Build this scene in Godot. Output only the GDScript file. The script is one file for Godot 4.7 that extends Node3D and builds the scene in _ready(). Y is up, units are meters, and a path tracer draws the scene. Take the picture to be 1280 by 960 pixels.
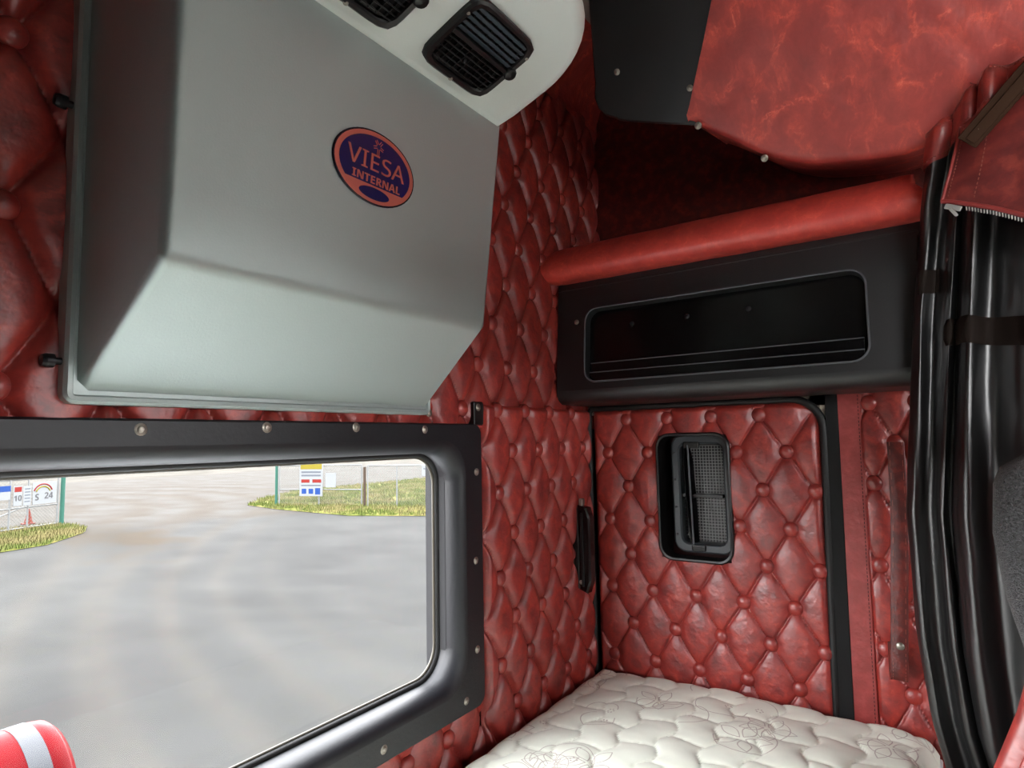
extends Node3D
# Sleeper berth of a truck cab. Measured in metres from the camera's eye; OFF lifts all of it so that the yard outside lies at y = 0.

const OFF := Vector3(0, 2.6, 0)
const A := -0.786   # the rear wall's face (x)
const B := -1.5     # the end wall's face (z)
var M := {}
var rng := RandomNumberGenerator.new()
var soft := FastNoiseLite.new()
var screw_mesh: ArrayMesh
var slot_mesh: ArrayMesh
var button_mesh: ArrayMesh

class Shape:
	var P := PackedVector3Array()
	var N := PackedVector3Array()
	var T := PackedVector2Array()
	var I := PackedInt32Array()
	func v(p: Vector3, n: Vector3, t := Vector2.ZERO) -> int:
		P.append(p); N.append(n); T.append(t)
		return P.size() - 1
	func tri(a: int, b: int, c: int) -> void:
		var g := (P[b] - P[a]).cross(P[c] - P[a])
		if g.dot(N[a] + N[b] + N[c]) > 0.0:
			I.append(a); I.append(c); I.append(b)
		else:
			I.append(a); I.append(b); I.append(c)
	func quad(a: int, b: int, c: int, d: int) -> void:
		tri(a, b, c); tri(a, c, d)
	func fan(pts: Array, n: Vector3) -> void:
		var f := []
		for p in pts: f.append(v(p, n))
		for i in range(1, f.size() - 1): tri(f[0], f[i], f[i + 1])
	func band(la: Array, lb: Array, closed := true, flip := false) -> void:   # one strip between two loops, smooth along it
		var n := la.size()
		var ia := []
		var ib := []
		for i in n:
			var k := (i + 1) % n if closed else mini(i + 1, n - 1)
			var h := (i + n - 1) % n if closed else maxi(i - 1, 0)
			var ta: Vector3 = la[k] - la[h]
			var tb: Vector3 = lb[k] - lb[h]
			var across: Vector3 = lb[i] - la[i]
			var na := ta.cross(across).normalized()
			var nb := tb.cross(across).normalized()
			if na == Vector3.ZERO: na = nb
			if nb == Vector3.ZERO: nb = na
			if flip: na = -na; nb = -nb
			ia.append(v(la[i], na)); ib.append(v(lb[i], nb))
		for i in (n if closed else n - 1):
			var k := (i + 1) % n
			quad(ia[i], ia[k], ib[k], ib[i])
	func loft(loops: Array, closed := true, flip := false) -> void:
		for i in loops.size() - 1: band(loops[i], loops[i + 1], closed, flip)
	func grid(pts: PackedVector3Array, nu: int, nv: int, flip := false, keep := PackedByteArray(), uvs := PackedVector2Array(), wrap := false) -> void:   # nu points a row, nv rows, smooth
		var o := P.size()
		for j in nv:
			for i in nu:
				var il := i - 1 if i > 0 else (nu - 2 if wrap else 0)
				var ir := i + 1 if i < nu - 1 else (1 if wrap else nu - 1)
				var du := pts[j * nu + ir] - pts[j * nu + il]
				var dv := pts[mini(j + 1, nv - 1) * nu + i] - pts[maxi(j - 1, 0) * nu + i]
				var n := du.cross(dv).normalized()
				P.append(pts[j * nu + i]); N.append(-n if flip else n)
				T.append(uvs[j * nu + i] if uvs.size() else Vector2.ZERO)
		for j in nv - 1:
			for i in nu - 1:
				var a := o + j * nu + i
				if keep.size() and not (keep[a - o] and keep[a - o + 1] and keep[a - o + nu] and keep[a - o + nu + 1]): continue
				if flip:
					I.append(a); I.append(a + 1); I.append(a + nu + 1); I.append(a); I.append(a + nu + 1); I.append(a + nu)
				else:
					I.append(a); I.append(a + nu + 1); I.append(a + 1); I.append(a); I.append(a + nu); I.append(a + nu + 1)
	func hexa(c: Array, bev := 0.003) -> void:   # eight corners by bits x y z, edges rounded by their normals
		var mid := Vector3.ZERO
		for p in c: mid += p / 8.0
		var ids := {}
		for ax in 3:
			for s in 2:
				var q := []
				var o1 := (ax + 1) % 3
				var o2 := (ax + 2) % 3
				for k in [[0, 0], [1, 0], [1, 1], [0, 1]]: q.append((s << ax) | (k[0] << o1) | (k[1] << o2))
				var n: Vector3 = (c[q[2]] - c[q[0]]).cross(c[q[3]] - c[q[1]]).normalized()
				if n.dot((c[q[0]] + c[q[1]] + c[q[2]] + c[q[3]]) / 4.0 - mid) < 0.0: n = -n
				var f := []
				for k in 4:
					var p: Vector3 = c[q[k]]
					var e1: Vector3 = c[q[(k + 1) % 4]] - p
					var e2: Vector3 = c[q[(k + 3) % 4]] - p
					var pp := p + e1.normalized() * minf(bev, e1.length() * 0.45) + e2.normalized() * minf(bev, e2.length() * 0.45)
					var id := v(pp, n)
					ids[q[k] * 3 + ax] = id
					f.append(id)
				quad(f[0], f[1], f[2], f[3])
		for ax in 3:
			var o1 := (ax + 1) % 3
			var o2 := (ax + 2) % 3
			for k in [[0, 0], [1, 0], [1, 1], [0, 1]]:
				var c0: int = (k[0] << o1) | (k[1] << o2)
				var c1: int = c0 | (1 << ax)
				quad(ids[c0 * 3 + o1], ids[c1 * 3 + o1], ids[c1 * 3 + o2], ids[c0 * 3 + o2])
		for k in 8: tri(ids[k * 3], ids[k * 3 + 1], ids[k * 3 + 2])
	func box(lo: Vector3, hi: Vector3, bev := 0.003) -> void:
		var c := []
		for k in 8: c.append(Vector3(hi.x if k & 1 else lo.x, hi.y if k & 2 else lo.y, hi.z if k & 4 else lo.z))
		hexa(c, bev)
	func bar(p: Vector3, q: Vector3, side: Vector3, w: float, t: float, bev := 0.001) -> void:   # a flat bar from p to q; side is its wide way
		var d := (q - p).normalized()
		var s := (side - d * side.dot(d)).normalized()
		var n := d.cross(s)
		var c := []
		for k in 8: c.append((q if k & 1 else p) + s * (w / 2 if k & 2 else -w / 2) + n * (t / 2 if k & 4 else -t / 2))
		hexa(c, bev)
	func tube(pts: Array, r: float, sides := 8, closed := false) -> void:
		var g := PackedVector3Array()
		var n := pts.size()
		var up := Vector3.UP
		for i in n + (1 if closed else 0):
			var a: Vector3 = pts[(i + n - 1) % n] if closed else pts[maxi(i - 1, 0)]
			var b: Vector3 = pts[(i + 1) % n] if closed else pts[mini(i + 1, n - 1)]
			var d := (b - a).normalized()
			if absf(d.dot(up)) > 0.97: up = Vector3.RIGHT if absf(d.x) < 0.9 else Vector3.BACK
			var s := d.cross(up).normalized()
			var w := s.cross(d).normalized()
			up = w
			for k in sides + 1:
				var t := TAU * k / sides
				g.append(pts[i % n] + (s * cos(t) + w * sin(t)) * r)
		grid(g, sides + 1, n + (1 if closed else 0), true, PackedByteArray(), PackedVector2Array(), true)
		if not closed:
			for e in [0, n - 1]:
				var ring := []
				for k in sides: ring.append(g[e * (sides + 1) + k])
				fan(ring, ((pts[0] - pts[1]) if e == 0 else (pts[n - 1] - pts[n - 2])).normalized())
	func lathe(prof: Array, xf: Transform3D, segs := 16, smooth := true) -> void:   # (radius, height) along xf's y
		var g := PackedVector3Array()
		for p in prof:
			for k in segs + 1:
				var t := TAU * k / segs
				g.append(xf * Vector3(p.x * cos(t), p.y, p.x * sin(t)))
		if smooth:
			grid(g, segs + 1, prof.size(), false, PackedByteArray(), PackedVector2Array(), true)
		else:
			for j in prof.size() - 1:
				grid(g.slice(j * (segs + 1), (j + 2) * (segs + 1)), segs + 1, 2, false, PackedByteArray(), PackedVector2Array(), true)
	func cap(poly: PackedVector2Array, xf: Transform3D, z: float, n: Vector3) -> void:
		var o := P.size()
		for p in poly: v(xf * Vector3(p.x, p.y, z), n)
		var t := Geometry2D.triangulate_polygon(poly)
		for i in range(0, t.size(), 3): tri(o + t[i], o + t[i + 1], o + t[i + 2])
	func extrude(poly: PackedVector2Array, xf: Transform3D, depth: float, bev := 0.002) -> void:   # outline in xf's xy, from z = 0 to depth
		var ins := inset(poly, bev)
		var n := xf.basis.z.normalized()
		var l := []
		for p in poly: l.append(xf * Vector3(p.x, p.y, 0))
		var l1 := []
		for p in poly: l1.append(xf * Vector3(p.x, p.y, depth - bev))
		var l2 := []
		for p in ins: l2.append(xf * Vector3(p.x, p.y, depth))
		var fl := Geometry2D.is_polygon_clockwise(poly)
		band(l, l1, true, fl); band(l1, l2, true, fl)
		cap(ins, xf, depth, n); cap(poly, xf, 0, -n)
	static func inset(poly: PackedVector2Array, d: float) -> PackedVector2Array:
		var out := PackedVector2Array()
		var n := poly.size()
		var s := -1.0 if Geometry2D.is_polygon_clockwise(poly) else 1.0
		for i in n:
			var e1 := (poly[i] - poly[(i + n - 1) % n]).normalized()
			var e2 := (poly[(i + 1) % n] - poly[i]).normalized()
			var m := (Vector2(-e1.y, e1.x) + Vector2(-e2.y, e2.x)) * 0.5
			out.append(poly[i] + m / maxf(m.length_squared(), 0.3) * d * s)
		return out
	func ball(c: Vector3, r: Vector3, segs := 12) -> void:
		var prof := []
		for k in 9: prof.append(Vector2(sin(PI * k / 8.0), -cos(PI * k / 8.0)))
		lathe(prof, Transform3D(Basis.from_scale(r), c), segs)
	func mesh() -> ArrayMesh:
		var a := []
		a.resize(Mesh.ARRAY_MAX)
		a[Mesh.ARRAY_VERTEX] = P; a[Mesh.ARRAY_NORMAL] = N; a[Mesh.ARRAY_TEX_UV] = T; a[Mesh.ARRAY_INDEX] = I
		var m := ArrayMesh.new()
		m.add_surface_from_arrays(Mesh.PRIMITIVE_TRIANGLES, a)
		return m

# ---------------------------------------------------------------- naming and placing
var taken := {}
func numbered(called: String) -> String:
	if not taken.has(called):
		taken[called] = 0
		return called
	taken[called] += 1
	return "%s_%03d" % [called, taken[called]]

func tag(o: Node, label := "", category := "", group := "", kind := "") -> Node:
	if label: o.set_meta("label", label)
	if category: o.set_meta("category", category)
	if group: o.set_meta("group", group)
	if kind: o.set_meta("kind", kind)
	return o

func thing(called: String, label: String, category: String, at: Vector3, group := "") -> Node3D:
	var o := Node3D.new()
	o.name = numbered(called)
	add_child(o, true)
	o.position = at + OFF
	tag(o, label, category, group)
	return o

func obj(called: String, s: Shape, m: Material, parent: Node3D = self) -> MeshInstance3D:
	var o := MeshInstance3D.new()
	var at := Vector3.ZERO
	if parent == self:
		o.name = numbered(called)
		var lo := Vector3(INF, INF, INF)
		var hi := -lo
		for p in s.P: lo = lo.min(p); hi = hi.max(p)
		at = Vector3((lo.x + hi.x) / 2, lo.y, (lo.z + hi.z) / 2)
		o.position = at + OFF
	else:
		o.name = called
		at = parent.global_position - OFF
	for i in s.P.size(): s.P[i] -= at
	o.mesh = s.mesh()
	o.material_override = m
	parent.add_child(o, true)
	return o

func struct(called: String, s: Shape, m: Material) -> MeshInstance3D:
	var o := obj(called, s, m)
	o.set_meta("kind", "structure")
	return o

func put(called: String, m: Mesh, mt: Material, parent: Node3D, at: Vector3, n: Vector3, spin := 0.0) -> MeshInstance3D:   # a shared mesh whose y points along n
	var o := MeshInstance3D.new()
	o.name = called
	o.mesh = m
	o.material_override = mt
	var side := n.cross(Vector3.UP if absf(n.y) < 0.9 else Vector3.RIGHT).normalized()
	o.transform = Transform3D(Basis(side, n, side.cross(n)).rotated(n, spin), at + OFF - parent.global_position)
	parent.add_child(o, true)
	return o

func screw(parent: Node3D, at: Vector3, n: Vector3, size := 1.0) -> void:
	var o := put("screw", screw_mesh, M.steel, parent, at, n, rng.randf() * TAU)
	o.scale = Vector3.ONE * size

func rr(w: float, h: float, r: float, seg := 6) -> PackedVector2Array:   # rounded rectangle, centred, counter-clockwise
	var out := PackedVector2Array()
	for q in 4:
		var c := Vector2((w / 2 - r) * (1 if q in [0, 3] else -1), (h / 2 - r) * (1 if q < 2 else -1))
		for k in seg + 1:
			var t := PI / 2 * (q + float(k) / seg)
			out.append(c + Vector2(cos(t), sin(t)) * r)
	return out

func lift(poly: PackedVector2Array, xf: Transform3D, z := 0.0) -> Array:
	var out := []
	for p in poly: out.append(xf * Vector3(p.x, p.y, z))
	return out

func frame_at(o: Vector3, x: Vector3, y: Vector3) -> Transform3D:
	return Transform3D(Basis(x.normalized(), y.normalized(), x.cross(y).normalized()), o)

func spline(p: Array, per := 8) -> Array:   # Catmull-Rom through 3-D points
	var out := []
	var n := p.size()
	for i in n - 1:
		var a: Vector3 = p[maxi(i - 1, 0)]
		var b: Vector3 = p[i]
		var c: Vector3 = p[i + 1]
		var d: Vector3 = p[mini(i + 2, n - 1)]
		for k in per: out.append(b.cubic_interpolate(c, a, d, float(k) / per))
	out.append(p[n - 1])
	return out

func letters(called: String, text: String, size: float, deep: float, mt: Material, parent: Node3D, at: Vector3, basis: Basis, font: String, width := 0.0, weight := 400) -> void:
	var f := SystemFont.new()
	f.font_names = PackedStringArray([font])
	f.font_weight = weight
	var tm := TextMesh.new()
	tm.text = text
	tm.font = f
	tm.font_size = 64
	tm.pixel_size = size / 46.0
	tm.depth = deep
	var o := MeshInstance3D.new()
	o.name = called
	o.mesh = tm
	o.material_override = mt
	var sx := 1.0
	if width > 0.0: sx = width / maxf(tm.get_aabb().size.x, 0.001)
	o.transform = Transform3D(basis * Basis.from_scale(Vector3(sx, 1, 1)), at + OFF - parent.global_position)
	parent.add_child(o, true)

# ---------------------------------------------------------------- materials
func paint(c: Color, rough := 0.5, metal := 0.0, spec := 0.5) -> StandardMaterial3D:
	var m := StandardMaterial3D.new()
	m.albedo_color = c
	m.roughness = rough
	m.metallic = metal
	m.metallic_specular = spec
	return m

func noise_tex(seed_: int, freq: float, oct: int, stops: Array, warp := 0.0, size := 1024, ridged := false) -> NoiseTexture2D:
	var f := FastNoiseLite.new()
	f.seed = seed_
	f.noise_type = FastNoiseLite.TYPE_SIMPLEX_SMOOTH
	f.frequency = freq
	f.fractal_type = FastNoiseLite.FRACTAL_RIDGED if ridged else FastNoiseLite.FRACTAL_FBM
	f.fractal_octaves = oct
	f.fractal_gain = 0.60
	if warp > 0.0:
		f.domain_warp_enabled = true
		f.domain_warp_amplitude = warp
		f.domain_warp_frequency = freq * 1.6
		f.domain_warp_fractal_octaves = 3
	var t := NoiseTexture2D.new()
	t.width = size; t.height = size
	t.seamless = true
	t.noise = f
	if stops.size():
		var g := Gradient.new()
		var offs := PackedFloat32Array()
		var cols := PackedColorArray()
		for s in stops: offs.append(s[0]); cols.append(s[1])
		g.offsets = offs; g.colors = cols
		t.color_ramp = g
	return t

func grain(seed_: int, freq: float, strength: float, oct := 3) -> NoiseTexture2D:
	var t := noise_tex(seed_, freq, oct, [], 6.0, 512)
	t.as_normal_map = true
	t.bump_strength = strength
	return t

func tri(m: StandardMaterial3D, scale: float) -> StandardMaterial3D:
	m.uv1_triplanar = true
	m.uv1_world_triplanar = true
	m.uv1_scale = Vector3.ONE * scale
	return m

func leather(seed_: int, stops: Array, scale: float, rough: float, warp := 30.0, ridged := false, freq := 0.011) -> StandardMaterial3D:
	var m := paint(Color.WHITE, rough)
	m.albedo_texture = noise_tex(seed_, freq, 6, stops, warp, 1024, ridged)
	m.normal_enabled = true
	m.normal_texture = grain(seed_ + 7, 0.05, 2.0)
	m.normal_scale = 0.35
	return tri(m, scale)

func tones(dark: Color, mid: Color, red: Color, bright: Color) -> Array:
	return [[0.0, dark], [0.36, dark.lerp(mid, 0.6)], [0.5, mid], [0.63, red], [0.8, red.lerp(bright, 0.6)], [1.0, bright]]

func make_materials() -> void:
	M.quilt = leather(3, [[0.0, Color(0.33, 0.105, 0.105)], [0.35, Color(0.46, 0.145, 0.138)], [0.60, Color(0.56, 0.175, 0.155)], [0.78, Color(0.63, 0.205, 0.165)], [0.92, Color(0.70, 0.27, 0.20)], [1.0, Color(0.74, 0.31, 0.23)]], 1.5, 0.40, 45.0, true, 0.010)
	M.quilt.metallic_specular = 0.62
	M.roof = leather(11, [[0.0, Color(0.509, 0.187, 0.176)], [0.45, Color(0.607, 0.219, 0.203)], [0.66, Color(0.671, 0.252, 0.224)], [0.80, Color(0.800, 0.305, 0.240)], [0.92, Color(0.931, 0.434, 0.338)], [1.0, Color(0.931, 0.542, 0.434)]], 1.1, 0.50, 55.0, true, 0.008)
	M.roll = leather(21, [[0.0, Color(0.66, 0.22, 0.20)], [0.45, Color(0.75, 0.26, 0.23)], [0.70, Color(0.80, 0.285, 0.245)], [0.88, Color(0.87, 0.36, 0.29)], [1.0, Color(0.93, 0.44, 0.35)]], 1.4, 0.40, 45.0, true, 0.010)
	M.flap = leather(31, tones(Color(0.34, 0.12, 0.12), Color(0.42, 0.155, 0.15), Color(0.48, 0.18, 0.165), Color(0.60, 0.27, 0.22)), 1.8, 0.45)
	M.strip = leather(41, tones(Color(0.53, 0.20, 0.19), Color(0.57, 0.225, 0.215), Color(0.60, 0.24, 0.23), Color(0.64, 0.28, 0.26)), 2.0, 0.42)
	M.tie = leather(51, tones(Color(0.24, 0.075, 0.065), Color(0.33, 0.10, 0.085), Color(0.39, 0.12, 0.095), Color(0.50, 0.17, 0.13)), 2.5, 0.42)
	M.thread = paint(Color(0.55, 0.30, 0.26), 0.8)
	M.dark_thread = paint(Color(0.20, 0.05, 0.05), 0.8)
	var vinyl := paint(Color(0.060, 0.064, 0.085), 0.48)
	vinyl.normal_enabled = true
	vinyl.normal_texture = grain(61, 0.03, 3.0, 4)
	vinyl.normal_scale = 0.18
	M.vinyl = tri(vinyl, 6.0)
	var plastic := paint(Color(0.055, 0.057, 0.067), 0.42, 0.0, 0.6)
	plastic.normal_enabled = true
	plastic.normal_texture = grain(62, 0.12, 2.0)
	plastic.normal_scale = 0.15
	M.plastic = tri(plastic, 4.0)
	M.black = paint(Color(0.02, 0.02, 0.023), 0.4)
	M.gloss = paint(Color(0.018, 0.018, 0.022), 0.22)
	M.lip = paint(Color(0.30, 0.31, 0.33), 0.4)
	M.ventgrey = paint(Color(0.20, 0.22, 0.235), 0.40)
	M.mesh = paint(Color(0.50, 0.50, 0.50), 0.5)
	M.web = paint(Color(0.022, 0.022, 0.024), 0.9)
	M.rubber = paint(Color(0.03, 0.03, 0.032), 0.6)
	M.bead = paint(Color(0.26, 0.24, 0.20), 0.5)
	M.curtain = paint(Color(0.03, 0.032, 0.036), 0.37, 0.0, 0.85)
	M.brown = paint(Color(0.23, 0.15, 0.10), 0.8, 0.0, 0.3)
	M.strapping = paint(Color(0.115, 0.085, 0.07), 0.8, 0.0, 0.3)
	M.steel = paint(Color(0.62, 0.60, 0.56), 0.35, 0.85)
	M.dark_steel = paint(Color(0.12, 0.12, 0.13), 0.4, 0.6)
	M.zip = paint(Color(0.72, 0.72, 0.70), 0.35, 0.7)
	M.cream = paint(Color(0.72, 0.68, 0.62), 0.6)
	var silver := paint(Color(0.65, 0.69, 0.68), 0.50, 0.60)
	silver.normal_enabled = true
	silver.normal_texture = grain(63, 0.10, 3.0)
	silver.normal_scale = 0.10
	M.silver = tri(silver, 5.0)
	M.pale = tri(paint(Color(0.82, 0.85, 0.83), 0.45), 5.0)  # lightened copy of silver; the underside's bright light is put into its colour
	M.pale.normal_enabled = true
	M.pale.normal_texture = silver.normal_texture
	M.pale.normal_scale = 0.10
	M.vane = paint(Color(0.24, 0.28, 0.31), 0.4)
	M.slat = paint(Color(0.09, 0.095, 0.105), 0.35)
	M.blue = paint(Color(0.03, 0.05, 0.30), 0.25)
	M.navy = paint(Color(0.02, 0.025, 0.13), 0.25)
	M.reddened_chrome = paint(Color(0.78, 0.42, 0.36), 0.35, 0.35)  # chrome, with the red leather's reflection put into its colour
	M.shell = paint(Color(0.30, 0.13, 0.12), 0.6)
	M.shell_dark = paint(Color(0.10, 0.10, 0.11), 0.8)
	M.floor = paint(Color(0.55, 0.54, 0.52), 0.9)
	M.headliner = paint(Color(0.62, 0.58, 0.55), 0.9)
	var fleece := paint(Color(0.36, 0.36, 0.37), 1.0)
	fleece.rim_enabled = true
	fleece.rim = 0.5
	fleece.normal_enabled = true
	fleece.normal_texture = grain(64, 0.2, 14.0, 4)
	fleece.albedo_texture = noise_tex(65, 0.12, 4, [[0.25, Color(0.5, 0.5, 0.5)], [0.75, Color(1, 1, 1)]], 10.0, 512)
	M.fleece = tri(fleece, 5.0)
	# a smooth tinted pane: what is not let through is lost
	var glass := paint(Color(0.02, 0.025, 0.025, 0.06), 0.03)
	glass.metallic_specular = 0.22
	glass.transparency = BaseMaterial3D.TRANSPARENCY_ALPHA
	M.glass = glass
	M.galv = paint(Color(0.277, 0.283, 0.283), 0.5, 0.3)
	M.wire = paint(Color(0.297, 0.303, 0.297), 0.6, 0.0, 0.2)
	M.teal = paint(Color(0.113, 0.230, 0.197), 0.6, 0.0, 0.2)
	M.rust = paint(Color(0.177, 0.145, 0.120), 0.8, 0.0, 0.2)
	M.white = paint(Color(0.93, 0.94, 0.95), 0.6)
	M.board = paint(Color(0.341, 0.349, 0.355), 0.6, 0.0, 0.2)
	M.signblue = paint(Color(0.060, 0.145, 0.309), 0.6, 0.0, 0.2)
	M.signred = paint(Color(0.309, 0.080, 0.067), 0.6, 0.0, 0.2)
	M.signyellow = paint(Color(0.322, 0.289, 0.080), 0.6, 0.0, 0.2)
	M.signgrey = paint(Color(0.224, 0.237, 0.257), 0.6, 0.0, 0.2)
	M.ink = paint(Color(0.08, 0.08, 0.09), 0.7)
	M.cone = paint(Color(0.283, 0.100, 0.060), 0.7, 0.0, 0.2)
	M.bounce_plate = paint(Color(0.78, 0.79, 0.79), 0.6)  # for the unseen plate added to bounce light through the window
	M.concrete = tri(paint(Color.WHITE, 0.9), 0.1)
	M.concrete.albedo_texture = noise_tex(91, 0.01, 5, [[0.2, Color(0.70, 0.69, 0.66)], [0.8, Color(0.77, 0.76, 0.73)]], 0.0, 512)
	M.drumred = paint(Color(0.36, 0.02, 0.045), 0.35, 0.0, 0.12)
	M.drumwhite = paint(Color(0.31, 0.315, 0.325), 0.3, 0.0, 0.12)
	M.grass = paint(Color.WHITE, 1.0, 0.0, 0.12)
	M.grass.vertex_color_use_as_albedo = true
	M.turf = tri(paint(Color.WHITE, 1.0, 0.0, 0.12), 0.12)
	M.turf.albedo_texture = noise_tex(71, 0.01, 5, [[0.2, Color(0.210, 0.231, 0.090)], [0.45, Color(0.276, 0.286, 0.124)], [0.6, Color(0.329, 0.297, 0.167)], [0.85, Color(0.242, 0.286, 0.103)]], 20.0, 512)
	M.dirt = tri(paint(Color.WHITE, 1.0, 0.0, 0.12), 0.05)
	M.dirt.albedo_texture = noise_tex(72, 0.008, 6, [[0.2, Color(0.187, 0.177, 0.157)], [0.5, Color(0.221, 0.212, 0.191)], [0.8, Color(0.246, 0.232, 0.212)]], 40.0, 512)

# ---------------------------------------------------------------- tufted leather
func quilt(s: Shape, o: Vector3, U: Vector3, V: Vector3, rect: Array, step: float, lat: Array, H: float, opt := {}) -> Array:
	# rect = [u0, u1, v0, v1]; lat = [button pitch, row pitch, a button's u, its v]; returns where buttons sit
	var n := U.cross(V).normalized() * (-1.0 if opt.get("flip", false) else 1.0)
	var nu := int(ceil((rect[1] - rect[0]) / step)) + 1
	var nv := int(ceil((rect[3] - rect[2]) / step)) + 1
	var pts := PackedVector3Array()
	var keep := PackedByteArray()
	var hole: Array = opt.get("hole", [])
	var sharp: float = opt.get("sharp", 2.7)   # how flat the tufts are and how narrow their folds
	var edge: float = opt.get("edge", 0.0)
	var drop: float = opt.get("drop", 0.0)
	var rad: float = opt.get("radius", 0.0)
	var flat_over: float = opt.get("flat_over", INF)
	for j in nv:
		var v0: float = lerpf(rect[2], rect[3], float(j) / (nv - 1))
		for i in nu:
			var u: float = lerpf(rect[0], rect[1], float(i) / (nu - 1))
			var v := v0
			if rad > 0.0:   # pull the grid's top corner at u1 in to a rounded one
				var cx: float = u - (rect[1] - rad)
				var cy: float = v - (rect[3] - rad)
				if cx > 0.0 and cy > 0.0:
					var k: float = maxf(cx, cy) / maxf(Vector2(cx, cy).length(), 1e-6)
					u = rect[1] - rad + cx * k
					v = rect[3] - rad + cy * k
			var wob := soft.get_noise_2d(u * 60.0 + 31.0, v * 60.0) * 0.045
			var x: float = (u - lat[2]) / lat[0]
			var y: float = (v - lat[3]) / (2.0 * lat[1])
			var a := x + y
			var b := x - y
			var ra := roundf(a)
			var rb := roundf(b)
			var db := Vector2((ra + rb - a - b) * 0.5 * lat[0], (ra - rb - a + b) * lat[1])
			var sa := absf(sin(PI * (a + wob)))
			var sb := absf(sin(PI * (b - wob)))
			var fold := minf(sa, sb)
			var q := tanh(sharp * sa) * tanh(sharp * sb) if sharp < 3.0 else pow(maxf(sa * sb, 0.0), 0.26)
			var near := exp(-db.length_squared() / (2.0 * 0.0115 * 0.0115))
			var h := H * (0.72 * q + 0.28) * (1.0 - 0.60 * near) - 0.0030 * exp(-fold * fold / 0.004)
			h += soft.get_noise_2d(u * 420.0, v * 420.0) * 0.0004 + soft.get_noise_2d(u * 130.0, v * 130.0 + 77.0) * 0.0012
			h += 0.0005 * near * sin(atan2(db.y, db.x) * 9.0 + u * 40.0)
			if flat_over < INF: h = lerpf(h, H * 0.8, smoothstep(flat_over, flat_over + 0.03, v))
			if edge > 0.0:
				var e: float = minf(minf(u - rect[0], rect[1] - u), minf(v - rect[2], rect[3] - v))
				if rad > 0.0:
					var cc := Vector2(u - (rect[1] - rad), v - (rect[3] - rad))
					if cc.x > 0.0 and cc.y > 0.0: e = minf(e, rad - cc.length())
				var t := 1.0 - clampf(e / edge, 0.0, 1.0)
				h = lerpf(h, H * 0.75, smoothstep(0.0, 1.0, t)) - drop * t * t
			pts.append(o + U * u + V * v + n * h)
			var ok := 1
			if hole.size():
				var hx: float = absf(u - hole[0]) - hole[2]
				var hy: float = absf(v - hole[1]) - hole[3]
				if maxf(hx, hy) < 0.0: ok = 0

			keep.append(ok)
	s.grid(pts, nu, nv, opt.get("flip", false), keep)
	var out := []
	var pad: float = opt.get("pad", 0.012)
	for r in range(-20, 21):
		for c in range(-40, 41):
			var u: float = lat[2] + lat[0] * (c + (0.5 if r & 1 else 0.0))
			var v: float = lat[3] + lat[1] * r
			if u < rect[0] + pad or u > rect[1] - pad or v < rect[2] + pad or v > rect[3] - pad or v > flat_over: continue
			if hole.size() and absf(u - hole[0]) < hole[2] + 0.006 and absf(v - hole[1]) < hole[3] + 0.006: continue
			out.append(o + U * u + V * v + n * (H * 0.36))
	return out

func buttons(list: Array, n: Vector3, parent: Node3D) -> void:
	for p in list: put("button", button_mesh, M.quilt, parent, p, n, rng.randf() * 6.0)

# ================================================================ the scene
func _ready() -> void:
	rng.seed = 20
	soft.seed = 5
	soft.frequency = 0.05
	soft.noise_type = FastNoiseLite.TYPE_SIMPLEX_SMOOTH
	# camera
	var cam := Camera3D.new()
	cam.name = "camera"
	cam.fov = 63.44
	cam.near = 0.02
	cam.far = 800.0
	add_child(cam)
	cam.position = OFF
	cam.rotation_order = EULER_ORDER_YXZ
	cam.rotation_degrees = Vector3(5.103, 34.335, -1.134)
	# sky: a bright overcast day
	var sky := ProceduralSkyMaterial.new()
	sky.sky_top_color = Color(0.90, 0.91, 0.93)
	sky.sky_horizon_color = Color(0.98, 0.98, 0.98)
	sky.sky_curve = 0.3
	sky.ground_bottom_color = Color(0.5, 0.5, 0.49)
	sky.ground_horizon_color = Color(0.8, 0.8, 0.78)
	sky.sun_angle_max = 1.0
	var env := Environment.new()
	env.background_mode = Environment.BG_SKY
	env.sky = Sky.new()
	env.sky.sky_material = sky
	env.background_energy_multiplier = 1.0
	env.tonemap_mode = Environment.TONE_MAPPER_LINEAR
	env.tonemap_exposure = 24.0
	env.sdfgi_enabled = true
	env.ssao_enabled = true
	env.ssil_enabled = true
	var we := WorldEnvironment.new()
	we.name = "world"
	we.environment = env
	add_child(we)

	make_materials()
	make_shared()
	cab_shell()
	rear_wall()
	end_wall()
	window()
	roof_panel()
	shelf()
	hatch()
	cooler()
	mattress()
	curtain()
	seat()
	yard()

func make_shared() -> void:
	var s := Shape.new()
	s.lathe([Vector2(0.0001, 0.0026), Vector2(0.0022, 0.0025), Vector2(0.0036, 0.0018), Vector2(0.0042, 0.0006), Vector2(0.0042, 0.0002), Vector2(0.0064, 0.0), Vector2(0.0070, -0.0012)], Transform3D.IDENTITY, 14)
	for k in 2: s.box(Vector3(-0.0022, 0.0020, -0.0004) if k == 0 else Vector3(-0.0004, 0.0020, -0.0022), Vector3(0.0022, 0.0029, 0.0004) if k == 0 else Vector3(0.0004, 0.0029, 0.0022), 0.0001)
	screw_mesh = s.mesh()
	s = Shape.new()
	var prof := []
	for k in 9:
		var t := PI / 2 * k / 8.0
		prof.append(Vector2(0.0165 * sin(t) + 0.00005, 0.0105 * cos(t)))
	prof.append(Vector2(0.0160, -0.003)); prof.append(Vector2(0.012, -0.005))
	prof.reverse()
	s.lathe(prof, Transform3D.IDENTITY, 18)
	button_mesh = s.mesh()

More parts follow.
